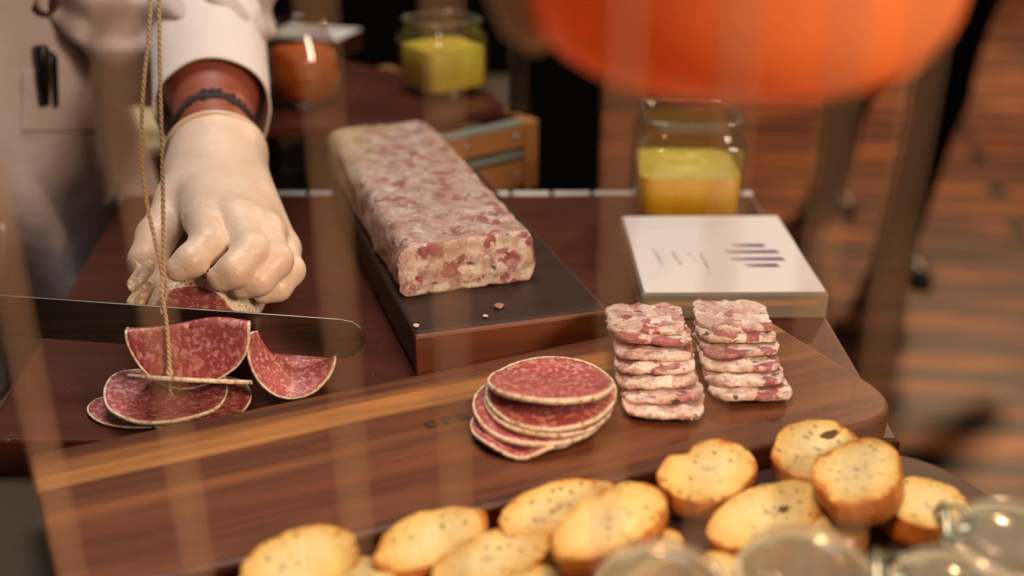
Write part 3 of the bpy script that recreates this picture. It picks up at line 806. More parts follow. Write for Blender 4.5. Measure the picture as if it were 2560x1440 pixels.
clip_jar(1655, 1436, T + .060, .0275, 'clip-top glass jar whose lid sits nearest the middle of the bottom edge', radians(-60))
clip_jar(2022, 1404, T + .060, .0292, 'clip-top glass jar between the middle jar and the corner jars', radians(-70))
clip_jar(2402, 1452, T + .060, .0275, 'clip-top glass jar in the bottom corner, its wire clip toward the bread', radians(165))
clip_jar(2548, 1316, T + .060, .0262, 'clip-top glass jar behind the corner jar, cut off by the picture edge', radians(170))

# ================================================================== sign on an acrylic block
SW, SD, ST = .1355, .155, .0195
so = empty('sign_block', (.1605, .796, T), (0, 0, radians(.8)))
tag(so, 'clear acrylic block with a white card and purple striped logo beside the jar', 'sign')
bm = bmesh.new(); rbox(bm, (0, 0, ST / 2 + .0002), (SW, SD, ST), .0012, 2); bmobj('acrylic_block', bm, M['acrylic'], so)
bm = bmesh.new(); rbox(bm, (0, 0, ST + .0011), (SW - .004, SD - .004, .0008), .0002, 1); bmobj('white_card', bm, M['card'], so)
bm = bmesh.new(); rbox(bm, (0, -SD / 2 + .006, .0095), (SW - .01, .002, .0045), .0008, 1)
M['yellow_edge'] = plain('yellow_strip', (236, 170, 60), .4); bmobj('edge_strip', bm, M['yellow_edge'], so)
def signpt(px, py): q = P(px, py, T + ST + .0016) - Vector((.1605, .796, T)); return q
def logo_mat():
    n = NT('purple_logo'); tc = n.n('ShaderNodeTexCoord'); s_ = n.n('ShaderNodeSeparateXYZ'); n.link(tc.outputs['Generated'], s_.inputs[0])
    return n.bsdf(n.ramp(s_.outputs[0], [(0, (190, 176, 184)), (.35, (128, 108, 126)), (.7, (92, 74, 106)), (1, (78, 66, 102))]), .5)
M['logo'] = logo_mat()
for (x0, x1, y) in ((1836, 1914, 614), (1820, 1948, 630), (1832, 1962, 648), (1868, 1948, 664)):
    a, b = signpt(x0, y), signpt(x1, y)
    bm = bmesh.new(); w = .0058
    prism(bm, [(a.x, a.y - w / 2), (b.x, b.y - w / 2), (b.x - .002, b.y + w / 2), (a.x - .003, a.y + w / 2)], ST + .0015, ST + .0018, 0)
    bmobj('logo_bar', bm, M['logo'], so)
M['print'] = plain('grey_print', (168, 160, 160), .6)
# faint illegible lines of print, running along the card
for k, (px, y0, y1) in enumerate(((1634, 622, 664), (1680, 628, 662), (1718, 628, 655), (1752, 632, 682))):
    y = y0; i = 0
    a0, b0 = signpt(px, y0), signpt(px + 22, y1)
    nn = int((a0 - b0).length / .0022)
    bm = bmesh.new()
    for i in range(nn):
        if random.random() < .12: continue
        t = (i + .5) / nn; c = a0.lerp(b0, t)
        rbox(bm, (c.x + random.uniform(-.0006, .0006), c.y, ST + .0016), (random.uniform(.0016, .0034), .0011, .0003), 0)
    o = bmobj('print_line', bm, M['print'], so)

# ================================================================== square glass jars
def sq_jar(name, c, half, H, fill, rot, label, mats, mound=False):
    e = empty(name, c, (0, 0, rot)); tag(e, label, 'jar')
    n = 64; p = 7
    wall = .003
    prof = [(.002, .0004), (half * .93, .0004), (half, .004), (half, H * .74), (half * .97, H * .80), (half * .84, H * .86), (half * .84, H * .93), (half * .88, H * .95), (half * .88, H), (half * .81, H), (half * .79, H * .93), (half * .79, H * .86), (half - wall - .002, H * .79), (half - wall, H * .73), (half - wall, .007), (half * .8, .005), (.002, .005)]
    v, f = lathe(prof, n, p); meshobj('glass_body', v, f, M['glass'], e)
    v, f = tube([(half * .845 * cos(a) * (abs(cos(a)) ** p + abs(sin(a)) ** p) ** (-1 / p), half * .845 * sin(a) * (abs(cos(a)) ** p + abs(sin(a)) ** p) ** (-1 / p), H * .985) for a in np.linspace(0, 2 * pi, 64, endpoint=False)], .0016, 8, True); meshobj('rim', v, f, M['rimglass'], e)
    hi = half - wall - .0006
    cp = [(.002, .0075), (hi * .97, .0075), (hi, .010), (hi, fill), (hi * .985, fill + .0008)]
    v, f = lathe(cp, n, p); o = meshobj('filling', v, f, mats[0], e)
    vs, fs = [], []; K = 10
    for k in range(K + 1):
        for j in range(n):
            a = 2 * pi * j / n; cc, ss = cos(a), sin(a); r = hi * .985 * (1 - k / (K + .1)) * (abs(cc) ** p + abs(ss) ** p) ** (-1 / p); x, y = r * cc, r * ss
            z = fill + .0008 + (0 if k == 0 else (.0025 * noise.noise(Vector((x * 60, y * 60, 2))) + (.010 * math.exp(-((x - .012) ** 2 + (y + .02) ** 2) / .00016) if mound else 0)))
            vs.append((x, y, z))
    for k in range(K):
        for j in range(n): fs.append((k * n + j, k * n + (j + 1) % n, (k + 1) * n + (j + 1) % n, (k + 1) * n + j))
    meshobj('filling_top', vs, fs, mats[1], e)
    return e
M['rimglass'] = mat_glass('rim_glass', (236, 238, 228), 1.6, .06, .15)
sq_jar('square_jar', (.1545, .934, T), .0478, .096, .046, radians(-2), 'square glass jar of orange and yellow relish behind the sign', (M['relish'], M['relish_top']))
zc = T + .060
q = P(1108, 233, zc); sq_jar('square_jar', Vector((q.x, q.y + .012, zc)), .0375, .076, .047, radians(35), 'square glass jar of yellow mustard on the raised board at the back', (M['mustard'], M['mustard']))

# ================================================================== crate, raised board and things on it
CR = Vector((.0145, 1.075, zb)); ca = radians(217)
cr = empty('slatted_crate', CR, (0, 0, ca)); tag(cr, 'pale wooden slatted crate with metal strips holding up the raised board', 'crate')
CH = .0725; CL, CW = .112, .27      # local x: toward the viewer's left, local y: to the right-back -> we build on -y
for (x, y) in ((0, 0), (CL, 0), (0, -CW), (CL, -CW)):
    bm = bmesh.new(); rbox(bm, (x, y, CH / 2), (.0175, .0175, CH), .001); bmobj('corner_post', bm, M['crate_wood'], cr)
for z in (.012, .052):
    for (cx, cy, sx, sy) in ((CL / 2, 0.003, CL - .0175, .008), (CL / 2, -CW - .003, CL - .0175, .008), (-.003, -CW / 2, .008, CW - .0175), (CL + .003, -CW / 2, .008, CW - .0175)):
        bm = bmesh.new(); rbox(bm, (cx, cy, z + .008), (sx, sy, .025), .001); sl_ = bmobj('slat', bm, M['crate_wood'], cr)
        if sx > sy and cy > 0:
            for xx in (.02, .08):
                v, f = lathe([(.0001, .0035), (.002, .0035), (.0024, .0028), (.0024, 0)], 12); s2 = meshobj('screw', v, f, M['steel'], sl_); s2.location = (cx - CL / 2 + xx, cy + .0045, z + .008); s2.rotation_euler = (radians(-90), 0, 0)
for z in (.0395, .0718):
    bm = bmesh.new(); rbox(bm, (CL / 2, .002, z), (CL - .019, .011, .0045), .0006); bmobj('metal_strip', bm, M['grey_metal'], cr)
bm = bmesh.new(); rbox(bm, (CL / 2, -CW / 2, .003), (CL, CW, .004), 0); bmobj('floor_panel', bm, M['crate_wood'], cr)

c = [P(1262, 262, zc), P(1228, 228, zc), P(850, 148, zc), P(560, 150, zc), P(560, 315, zc), P(1050, 308, zc)]
cm = sum((v for v in c), Vector()) / len(c); cm.z = zc - .012
rb = empty('raised_board', cm); tag(rb, 'reddish brown board on the crate at the back, under the mustard jar', 'serving board')
bm = bmesh.new(); prism(bm, rounded_poly([((v - cm).x, (v - cm).y) for v in reversed(c)], [.004] * 6, 3), 0, .012, .002, 2); bmobj('board_plank', bm, M['mahogany'], rb)

# amber jam jar and a small sign at the back
q = P(735, 292, zc); jj = empty('jam_jar', Vector((q.x + .002, q.y + .055, zc))); tag(jj, 'rounded glass jar of dark orange jam at the back by the sleeve', 'jar')
v, f = lathe([(.001, .0003), (.028, .0003), (.034, .006), (.038, .03), (.036, .055), (.026, .070), (.026, .083), (.024, .083), (.024, .069), (.034, .054), (.036, .03), (.032, .007), (.001, .004)], 48); meshobj('glass_body', v, f, M['glass'], jj)
v, f = capped(lathe([(.02, .0055), (.031, .0075), (.0345, .03), (.033, .050), (.028, .054), (.002, .055)], 48)); meshobj('jam', v, f, M['jam'], jj)
q = P(775, 140, zc); b2 = empty('small_sign_block', Vector((q.x, q.y + .03, zc)), (0, 0, radians(-18))); tag(b2, 'smaller clear block with a white and lilac card behind the jam jar', 'sign')
bm = bmesh.new(); rbox(bm, (0, 0, .0105), (.098, .07, .021), .001); bmobj('acrylic_block', bm, M['amber'], b2)
bm = bmesh.new(); rbox(bm, (0, 0, .0218), (.096, .068, .0008), 0); bmobj('white_card', bm, M['card'], b2)
bm = bmesh.new(); rbox(bm, (.008, -.016, .0225), (.030, .022, .0004), 0); M['lilac'] = plain('lilac_print', (186, 160, 222), .5); bmobj('lilac_mark', bm, M['lilac'], b2)

# uprights of the guard
q = PY(1296, 290, 1.09); up = empty('acrylic_upright', Vector((q.x, 1.1, zb))); tag(up, 'clear acrylic upright at the crate corner beside the mustard jar', 'acrylic upright')
bm = bmesh.new(); rbox(bm, (0, 0, .15), (.020, .008, .30), .0015); bmobj('acrylic_bar', bm, mat_glass('smoky_acrylic', (150, 138, 136), 1.6, .2), up)
bm = bmesh.new(); rbox(bm, (.0, .0, .003), (.03, .018, .006), .001); bmobj('foot_clip', bm, M['steel'], up)
q = PY(684, 300, 1.11); up = empty('acrylic_upright', Vector((q.x - .004, 1.11, zb))); tag(up, 'amber acrylic upright standing just behind the white cuff', 'acrylic upright')
bm = bmesh.new(); rbox(bm, (0, 0, .17), (.015, .010, .34), .0015); bmobj('acrylic_bar', bm, M['amber'], up)
bm = bmesh.new(); rbox(bm, (.020, -.004, .005), (.024, .012, .010), .001); bmobj('foot_clip', bm, M['steel'], up)

# crockery in the gap beside the chef
q = P(302, 372, zb + .02); o = empty('cream_plate', Vector((q.x - .01, q.y + .09, zb))); tag(o, 'cream square dish seen between the chef and the sleeve', 'dish')
bm = bmesh.new(); prism(bm, rounded_poly([(-.05, -.05), (.05, -.05), (.05, .05), (-.05, .05)], [.01] * 4, 4), 0, .012, .002); bmobj('dish_base', bm, M['plate'], o)
bm = bmesh.new(); prism(bm, rounded_poly([(-.04, -.04), (.04, -.04), (.04, .04), (-.04, .04)], [.008] * 4, 4), .0122, .03, .003); bmobj('cheese_block', bm, M['plate'], o)

# ================================================================== black-clothed table and passer-by behind
bt = empty('draped_table', (-.35, 2.1, 0)); tag(bt, 'table draped in black cloth in the dark behind the crate', 'table')
vs, fs = [], []; rows = 10; per = []
for i in range(121):
    t = i / 120 * 4; s = int(t) % 4; u = t - int(t)
    x0, x1, y0, y1 = -.6, .497, -.35, .35
    per.append([(x0 + (x1 - x0) * u, y0), (x1, y0 + (y1 - y0) * u), (x1 - (x1 - x0) * u, y1), (x0, y1 - (y1 - y0) * u)][s])
for k in range(rows + 1):
    z = 1.08 * (1 - k / rows) + .003
    for i, (x, y) in enumerate(per):
        w = 1 + .02 * (k / rows) * sin(i * 1.7); vs.append((x * w, y * w, z))
m = len(per)
for k in range(rows):
    for i in range(m - 1): fs.append((k * m + i, k * m + i + 1, (k + 1) * m + i + 1, (k + 1) * m + i))
fs.append(tuple(range(m)))
meshobj('black_cloth', vs, fs, M['black_cloth'], bt)

wp = empty('person', (1.12, 3.2, 0)); tag(wp, 'person in black trousers walking past behind the counter', 'person')
def walker(p):
    q = p + np.array([1.12, 3.2, 0])
    H, K_, A_ = PY(2425, -60, 2.95), PY(2350, 240, 2.93), PY(2240, 615, 2.97)
    H2, K2, A2 = PY(2330, -60, 3.1), PY(2120, 240, 3.35), PY(2072, 480, 3.5)
    d = cone(q, H, K_, .088, .070); d = smin(d, cone(q, K_, A_, .070, .054), .04); d = smin(d, cone(q, (1.25, 3.05, 1.0), H, .10, .09), .05)
    d = smin(d, cone(q, H2, K2, .088, .066), .06); d = smin(d, cone(q, K2, A2, .064, .050), .04)
    return d
solid('black_trousers', walker, (-.3, -.5, .02), (.45, .6, 1.12), .015, M['black_cloth'], wp)
def wbody(p):
    q = p + np.array([1.12, 3.2, 0])
    d = ell(q, (1.2, 3.1, 1.2), (.19, .12, .27)); d = smin(d, cone(q, (1.2, 3.1, 1.45), (1.2, 3.1, 1.55), .055, .05), .05)
    d = smin(d, ell(q, (1.2, 3.09, 1.66), (.078, .095, .115)), .02)
    for s in (-1, 1):
        d = smin(d, cone(q, (1.2 + s * .19, 3.1, 1.4), (1.2 + s * .25, 3.12 - s * .05, 1.1), .05, .042), .04); d = smin(d, cone(q, (1.2 + s * .25, 3.12 - s * .05, 1.1), (1.2 + s * .25, 3.06 - s * .12, .86), .04, .03), .03)
    return d
solid('torso', wbody, (-.3, -.45, .78), (.5, .3, 1.8), .018, M['black_cloth'], wp)
for (x, y, a) in ((1.13, 2.95, .3), (1.07, 3.5, .3)):
    bm = bmesh.new(); bmesh.ops.create_uvsphere(bm, u_segments=20, v_segments=10, radius=1)
    for v in bm.verts: v.co = Vector((v.co.x * .045, v.co.y * .13, max(v.co.z, -.3) * .05 + .016))
    bmobj('shoe', bm, M['black_plastic'], wp, True, loc=(x - 1.12, y - 3.2 - .04, 0), rot=(0, 0, a))

# ================================================================== the chef
ch = empty('person', (-.56, 1.02, 0)); CHO = np.array([-.56, 1.02, 0])
tag(ch, 'chef in a white jacket, gloved hand pressing the salami while slicing', 'person')
def pv(px, py, Y): return np.array(PY(px, py, Y)) - CHO
WR = pv(544, 425, .795); EL = pv(515, -18, 1.03); SHL = np.array([.12, -.01, T + .37])
SHR = np.array([-.21, -.02, T + .42])
# joints of the hand: centre-lines
HJ = dict(
    index=[pv(512, 548, .692), pv(520, 612, .652), pv(478, 652, .636), pv(446, 672, .632)],
    middle=[pv(592, 552, .688), pv(628, 628, .650), pv(586, 676, .634), pv(552, 696, .632)],
    ring=[pv(660, 580, .692), pv(688, 652, .656), pv(646, 700, .642), pv(606, 716, .640)],
    pinky=[pv(704, 622, .706), pv(724, 676, .672), pv(694, 718, .660), pv(660, 732, .656)],
    thumb=[pv(452, 500, .745), pv(392, 590, .702), pv(368, 652, .676), pv(376, 706, .664)])
HR = dict(index=(.0125, .0118, .0105, .0085), middle=(.0128, .0122, .0108, .0088), ring=(.0122, .0115, .0102, .0084), pinky=(.0112, .0102, .0092, .0076), thumb=(.0150, .0135, .0122, .0095))
def hand(p, g=1.0):
    d = cone(p, WR + np.array([.001, .02, .004]), WR, .0325 * g, .0305 * g)
    kn_ = {k: HJ[k][0] for k in HJ}
    pal = [(kn_['index'], .0135), (kn_['middle'], .0142), (kn_['ring'], .0136), (kn_['pinky'], .0125)]
    for i, (k, r) in enumerate(pal):
        st = WR + np.array([(i - 1.5) * .010, -.006, .002 - .002 * abs(i - 1.5)])
        d = smin(d, cone(p, st, k, .022 * g, r * g), .016)
    d = smin(d, cone(p, WR + np.array([-.012, -.004, -.004]), kn_['thumb'], .020 * g, .017 * g), .014)
    d = smin(d, cone(p, (kn_['index'] + WR) / 2 + np.array([-.006, 0, -.008]), (kn_['thumb'] * .8 + HJ['thumb'][1] * .2), .013 * g, .010 * g), .010)
    fing = []
    for nme in ('index', 'middle', 'ring', 'pinky', 'thumb'):
        j, r = HJ[nme], HR[nme]; f = None
        for a in range(3):
            c = cone(p, j[a], j[a + 1], r[a] * g * (.98 if a else 1), r[a + 1] * g); f = c if f is None else smin(f, c, .004)
        fing.append(f)
    ff = fing[0]
    for f in fing[1:4]: ff = smin(ff, f, .0022)
    ff = smin(ff, fing[4], .002)
    return smin(d, ff, .008)
def arm_skin(p):
    d = cone(p, EL, EL + (WR - EL) * .55, .046, .037)
    return smin(d, cone(p, EL + (WR - EL) * .5, WR, .037, .0265), .02)
KNH = np.array([h0.x, h0.y, h0.z]) + np.array(k0) - CHO + np.array([-.055, 0, 0])   # where the knife handle is held
ELR = np.array([-.30, -.16, T + .22])
def rarm(p):
    return smin(cone(p, SHR, ELR, .052, .044), cone(p, ELR, KNH + np.array([-.01, .012, .035]), .042, .029), .02)
def rhand(p):
    c = KNH
    d = smin(cone(p, c + np.array([-.03, .02, .03]), c + np.array([.025, .022, .012]), .017, .015), cone(p, c + np.array([-.01, .014, .04]), c + np.array([0, .02, .02]), .028, .022), .02)
    for i in range(4):
        x = -.03 + .019 * i
        a, b, e_ = c + np.array([x, .016, .016]), c + np.array([x, -.016, .014]), c + np.array([x, -.019, -.008]); f_ = c + np.array([x, .0, -.019])
        d = smin(d, cone(p, a, b, .0105, .010), .006); d = smin(d, cone(p, b, e_, .010, .0092), .004); d = smin(d, cone(p, e_, f_, .0092, .0082), .004)
    d = smin(d, cone(p, c + np.array([.01, .026, .022]), c + np.array([.042, .014, .008]), .013, .0095), .008)
    return d
HEAD = np.array([-.03, -.10, T + .70])
def body(p):
    d = ell(p, (-.04, .02, T + .05), (.165, .10, .40))
    d = smin(d, cone(p, (-.035, -.03, T + .42), HEAD + np.array([0, .02, -.07]), .062, .052), .06)
    hd = smin(ell(p, HEAD, (.074, .092, .105)), ell(p, HEAD + np.array([0, -.03, -.06]), (.055, .062, .06)), .04)
    nose = cone(p, HEAD + np.array([0, -.088, .012]), HEAD + np.array([0, -.108, -.022]), .009, .013)
    hd = smin(hd, nose, .012)
    for s in (-1, 1):
        hd = smin(hd, ell(p, HEAD + np.array([s * .077, .005, -.005]), (.010, .019, .031)), .006)
        eye = ell(p, HEAD + np.array([s * .031, -.092, .018]), (.016, .012, .009)); hd = np.maximum(hd, -eye + .001)
        hd = smin(hd, ell(p, HEAD + np.array([s * .031, -.077, .017]), (.0125, .0125, .0115)), .002)
    hd = smin(hd, ell(p, HEAD + np.array([0, -.090, -.055]), (.024, .009, .005)), .004); hd = smin(hd, ell(p, HEAD + np.array([0, -.088, -.067]), (.02, .009, .006)), .004)
    d = smin(d, hd, .03)
    d = smin(d, arm_skin(p), .02); d = smin(d, cone(p, SHL, EL, .05, .045), .04); d = smin(d, rarm(p), .03)
    d = np.minimum(d, rhand(p) + .004); d = smin(d, hand(p, .74), .01)
    for s in (-1, 1):
        d = smin(d, cone(p, (-.04 + s * .09, .03, T - .15), (-.04 + s * .09, .03, .5), .088, .06), .06); d = smin(d, cone(p, (-.04 + s * .09, .03, .5), (-.04 + s * .09, .04, .09), .058, .042), .04)
        d = smin(d, cone(p, (-.04 + s * .09, .05, .05), (-.04 + s * .1, -.1, .035), .045, .035), .03)
    return d
solid('body', body, (-.42, -.42, -.01), (.42, .24, T + .84), .0065, M['skin'], ch)
# finer skin of the visible forearm is the same surface: its sleeve end is covered by cuff and glove
def coat(p):
    q = p - np.array([-.035, .02, 0]); z = p[:, 2]
    wx = .195 - .02 * np.clip((z - T) / .4, -1, 1); wy = .135 - .0 * z
    e = (np.abs(q[:, 0] / wx) ** 3 + np.abs(q[:, 1] / wy) ** 3) ** (1 / 3)
    d = (e - 1) * .125 - .010 * np.clip(q[:, 0] / .15, 0, 1)
    a = np.arctan2(q[:, 1], q[:, 0])
    low = np.clip((T + .1 - z) / .3, 0, 1)
    d = d - .0095 * np.sin(a * 15 + 2.2 * np.sin(z * 6)) * (low + .22) - .004 * np.sin(a * 7 + z * 14)
    d = np.maximum(d, T - .42 - z); d = np.maximum(d, z - (T + .36 + .05 * np.cos(q[:, 0] * 6)))
    d = smin(d, ell(p, (-.035, .0, T + .38), (.20, .115, .075)), .05)
    d = smin(d, cone(p, SHR, ELR, .066, .058), .05); d = smin(d, cone(p, ELR, ELR + (KNH - ELR) * .72, .057, .047), .03)
    neck = cone(p, (-.035, -.03, T + .36), (-.035, -.06, T + .56), .062, .066)
    return np.maximum(d, -neck)
solid('white_coat', coat, (-.43, -.34, T - .44), (.24, .24, T + .52), .0055, M['coat'], ch, 2)
AX = (WR - EL); AXL = np.linalg.norm(AX); AX = AX / AXL
def sleeve(p):
    B = pv(372, 120, .985)
    up_ = smin(cone(p, SHL + np.array([-.02, 0, 0]), EL, .080, .057), cone(p, SHL + np.array([0, 0, -.06]), B, .075, .042), .04)
    S1 = EL + AX * .085
    d = smin(up_, cone(p, EL, S1, .057, .0465), .03)
    d = smin(d, cone(p, B, EL + AX * .06 + np.array([-.012, 0, -.012]), .042, .044), .03)
    t = ((p - EL) @ AX)
    w1 = np.sin(p[:, 0] * 70 + p[:, 2] * 150 + p[:, 1] * 40 + 2 * np.sin(p[:, 0] * 40)); w2 = np.sin(p[:, 0] * 190 - p[:, 2] * 90 + p[:, 1] * 120)
    d = d - .0055 * w1 - .0022 * w2
    return d
solid('sleeve', sleeve, (.02, -.20, T - .02), (.42, .22, T + .52), .0042, M['coat'], ch, 2)
# cuff: a hollow, slightly flaring tube that ends in a hem
ax = Vector(AX); s1 = ax.cross(Vector((0, 0, 1))).normalized(); s2 = s1.cross(ax)
vs, fs = [], []; n = 72
cp = [(.030, .0455), (.045, .0490), (.075, .0490), (.11, .0480), (.14, .0468), (.165, .0462), (.171, .0466), (.173, .0455), (.171, .0442), (.165, .0440), (.12, .0450), (.07, .046), (.04, .044)]
for k, (t, r) in enumerate(cp):
    for j in range(n):
        a = 2 * pi * j / n; sag = .5 - .5 * sin(a)
        rr_ = r * (1 + .02 * sin(3 * a + 1) + .012 * sin(5 * a + t * 40)) + .0012 * noise.noise(Vector((cos(a) * 2, sin(a) * 2, t * 30)))
        c_ = Vector(EL) + ax * (t + .012 * (t / .17) * sag) ; vs.append(c_ + (s1 * cos(a) + s2 * sin(a) * .96) * rr_ - Vector((0, 0, .006 * sag * (t / .17))))
for k in range(len(cp) - 1):
    for j in range(n): fs.append((k * n + j, k * n + (j + 1) % n, (k + 1) * n + (j + 1) % n, (k + 1) * n + j))
meshobj('cuff', vs, fs, M['cuff'], ch)
# glove
GST = [([(436, 440), (520, 418), (600, 424), (664, 470)], 9, .0011), ([(450, 470), (540, 452), (620, 470), (690, 540)], 8, .0010), ([(520, 520), (575, 515), (640, 545), (700, 590)], 8, .0014),
       ([(500, 492), (590, 492), (660, 530), (722, 600)], 8, .0010), ([(480, 545), (530, 530), (575, 548)], 9, .0012), ([(600, 550), (640, 548), (668, 575)], 9, .0010),
       ([(486, 606), (540, 596)], 5, -.0008), ([(478, 622), (525, 618)], 5, -.0007), ([(470, 636), (510, 634)], 5, -.0006), ([(576, 640), (552, 690)], 6, -.0016), ([(576, 560), (572, 640)], 7, -.0018),
       ([(580, 640), (610, 630)], 5, -.0008), ([(568, 658), (596, 650)], 5, -.0007), ([(560, 672), (586, 668)], 5, -.0006), ([(440, 560), (398, 585)], 6, -.0008), ([(350, 655), (385, 665)], 6, -.0009)]
GST = [(a_, w_, h_ * 2.6) for a_, w_, h_ in GST]
def glovef(p):
    d = hand(p, 1.0); A0 = WR - AX * .022; t = (p - A0) @ AX
    d = smin(d, cone(p, WR - AX * .035, WR + AX * .012, .0372, .0318), .008)
    return np.maximum(d, -(t + .003))
gl = solid('latex_glove', glovef, pv(330, 760, .62) - np.array([.05, .03, .06]), pv(760, 360, .86) + np.array([.03, .03, .05]), .0016, M['glove'], ch, 2, GST)
# rolled rim of the glove
c_ = Vector(WR - AX * .0235)
v, f = tube([c_ + (s1 * cos(a) + s2 * sin(a)) * .0366 for a in np.linspace(0, 2 * pi, 60, endpoint=False)], .0016, 8, True); meshobj('glove_rim', v, f, M['glove'], ch)
gr = solid('knife_hand_glove', lambda p: np.minimum(rhand(p), cone(p, KNH + np.array([-.01, .012, .035]), KNH + np.array([-.02, .01, .06]), .03, .031)), KNH - np.array([.08, .06, .06]), KNH + np.array([.08, .08, .10]), .004, M['glove'], ch)
# tattoo: a band of joined-up script strokes lying on the forearm
pts = []
for i in range(150):
    u = i / 149; a = radians(168 - 150 * u); t = AXL - .050 + .0065 * sin(u * 46) * (.45 + .55 * sin(pi * u)) + .003 * sin(u * 17)
    rad = .038 - .0075 * (t / AXL - .5) / .5 + .0008
    pts.append(Vector(EL) + ax * t + (s1 * cos(a) + s2 * sin(a)) * (rad + .0004))
TAT = (pts, [])
# fine forearm skin between cuff and glove, its ink follows this surface
def fore(a, t): return Vector(EL) + ax * t + (s1 * cos(a) + s2 * sin(a)) * (.0385 - .0065 * (t - .13) / .12)
pts = []
for i in range(420):
    u = i / 419; env = sin(pi * u) ** .7; w_ = 2 * pi * 15 * u
    amp = (.0016 + .0040 * env) * (.75 + .45 * sin(u * 37) * sin(u * 13))
    pts.append(fore(radians(170 - 156 * u + 6.5 * env * cos(w_ + .5)), AXL - .0535 + .0018 * sin(u * 9) + amp * sin(w_)))
# snap strokes to the skin
bo_ = [o for o in ch.children if o.name.startswith('body')][0]
from mathutils.bvhtree import BVHTree
bpy.context.view_layer.update(); dg = bpy.context.evaluated_depsgraph_get(); bv = BVHTree.FromObject(bo_, dg)
def snap(p):
    loc, nr, i, d = bv.find_nearest(p); return loc + nr * .0004
v, f = tube([snap(p) for p in pts], [.0009 + .0007 * abs(sin(i * .11)) for i in range(420)], 6)
meshobj('forearm_tattoo', v, f, M['ink'], ch)
pts = [fore(radians(176 - 168 * i / 99), AXL - .0495 + .0035 * sin(i / 99 * 7 + 1)) for i in range(100)]
v, f = tube([snap(p) for p in pts], [.0004 + .0014 * sin(pi * i / 99) for i in range(100)], 6); meshobj('forearm_tattoo', v, f, M['ink'], ch)
# hair, pocket, button, trim
def hairf(p):
    return np.maximum(ell(p, HEAD + np.array([0, .008, .018]), (.082, .098, .105)), np.maximum(-(p[:, 2] - HEAD[2] - .02) * .7 - (p[:, 1] - HEAD[1] + .03) * .9, -(p[:, 2] - HEAD[2] + .06)))
solid('hair', hairf, HEAD - np.array([.11, .12, .12]), HEAD + np.array([.11, .13, .14]), .006, M['hair'], ch)
co = [o for o in ch.children if o.name.startswith('white_coat')][0]; cv = BVHTree.FromObject(co, dg)
def on_coat(px, py, lift=.0015):
    e_ = EYE - Vector(CHO); hit = cv.ray_cast(e_, ray(px, py).normalized())
    p = hit[0] if hit[0] is not None else PY(px, py, .9) - Vector(CHO); nr = hit[1] if hit[1] is not None else Vector((0, -1, 0))
    if nr.dot(ray(px, py)) > 0: nr = -nr
    return p + nr * lift
vs, fs = [], []; G = 14
for i in range(G + 1):
    for j in range(G + 1):
        u, w = i / G, j / G; px = 52 + 188 * u; py = (178 - 60 * u + 14 * u * u) * (1 - w) + 330 * w; vs.append(on_coat(px, py, .0016))
for i in range(G):
    for j in range(G): fs.append((i * (G + 1) + j, (i + 1) * (G + 1) + j, (i + 1) * (G + 1) + j + 1, i * (G + 1) + j + 1))
o = meshobj('chest_pocket', vs, fs, M['coat'], ch); md = o.modifiers.new('s', 'SOLIDIFY'); md.thickness = .0012; md.offset = 1
p = on_coat(105, 0, .002); v, f = capped(lathe([(.001, 0), (.0125, 0), (.0135, .0015), (.0125, .003), (.0095, .0026), (.002, .0022)], 32)); o = meshobj('button', v, f, M['button'], ch); o.location = p; o.rotation_euler = (radians(80), 0, radians(10))
br = []
for i in range(26):
    p = on_coat(4 + 5 * (i % 2), 560 + i * 17, .002); br.append(p)
v, f = tube(br, .0022, 6); meshobj('braided_trim', v, f, M['cuff'], ch)

# pen in the pocket
a = on_coat(98, 112, .006) + Vector(CHO); b = on_coat(104, 205, .004) + Vector(CHO)
pn = empty('marker_pen', a); tag(pn, 'black marker pen clipped in the chest pocket of the white jacket', 'pen')
d = b - a
v, f = tube([Vector(), d * .03, d * .5, d, d * 1.6], [.0052, .0060, .0060, .0058, .0050], 16); meshobj('cap', v, f, M['black_plastic'], pn)
cpts = [on_coat(112, 124, .011) + Vector(CHO) - a, on_coat(122, 134, .012) + Vector(CHO) - a, on_coat(127, 165, .010) + Vector(CHO) - a, on_coat(132, 220, .008) + Vector(CHO) - a, on_coat(135, 262, .007) + Vector(CHO) - a]
v, f = tube(cpts, [.0022, .0026, .0022, .0020, .0018], 10); meshobj('clip', v, f, M['black_plastic'], pn)

# ================================================================== twine
def twisted(pts, r, tw=900.0):
    m = []; L = 0
    for i, p in enumerate(pts):
        if i: L += (Vector(pts[i]) - Vector(pts[i - 1])).length
        m.append(L)
    out = []
    for s in (0, pi):
        q = [Vector(p) + Vector((cos(tw * l + s), sin(tw * l + s), 0)) * r * .45 for p, l in zip(pts, m)]; out.append(tube(q, r * .62, 6))
    return join(*out)
def spline(pts, n=24):
    out = []; k = len(pts)
    for i in range(k - 1):
        p0, p1, p2, p3 = (Vector(pts[max(i - 1, 0)]), Vector(pts[i]), Vector(pts[i + 1]), Vector(pts[min(i + 2, k - 1)]))
        for j in range(n):
            t = j / n; out.append(.5 * ((2 * p1) + (p2 - p0) * t + (2 * p0 - 5 * p1 + 4 * p2 - p3) * t * t + (3 * p1 - p0 - 3 * p2 + p3) * t ** 3))
    out.append(Vector(pts[-1])); return out
def tY(py): return .648 - .068 * py / 990
tp = lambda px, py, dy=0: PY(px, py, tY(py) + dy)
tw0 = tp(410, 690); hang = empty('hanging_twine', tw0); tag(hang, 'knotted loop of thin twine hanging in front of the gloved hand', 'twine')
L_ = lambda q: [p - tw0 for p in q]
v, f = twisted(L_(spline([tp(388, -420), tp(378, -100), tp(374, 60), tp(358, 230), tp(354, 380), tp(366, 500), tp(388, 600), tp(402, 660), tp(408, 700)])), .00135); meshobj('cord', v, f, M['twine'], hang)
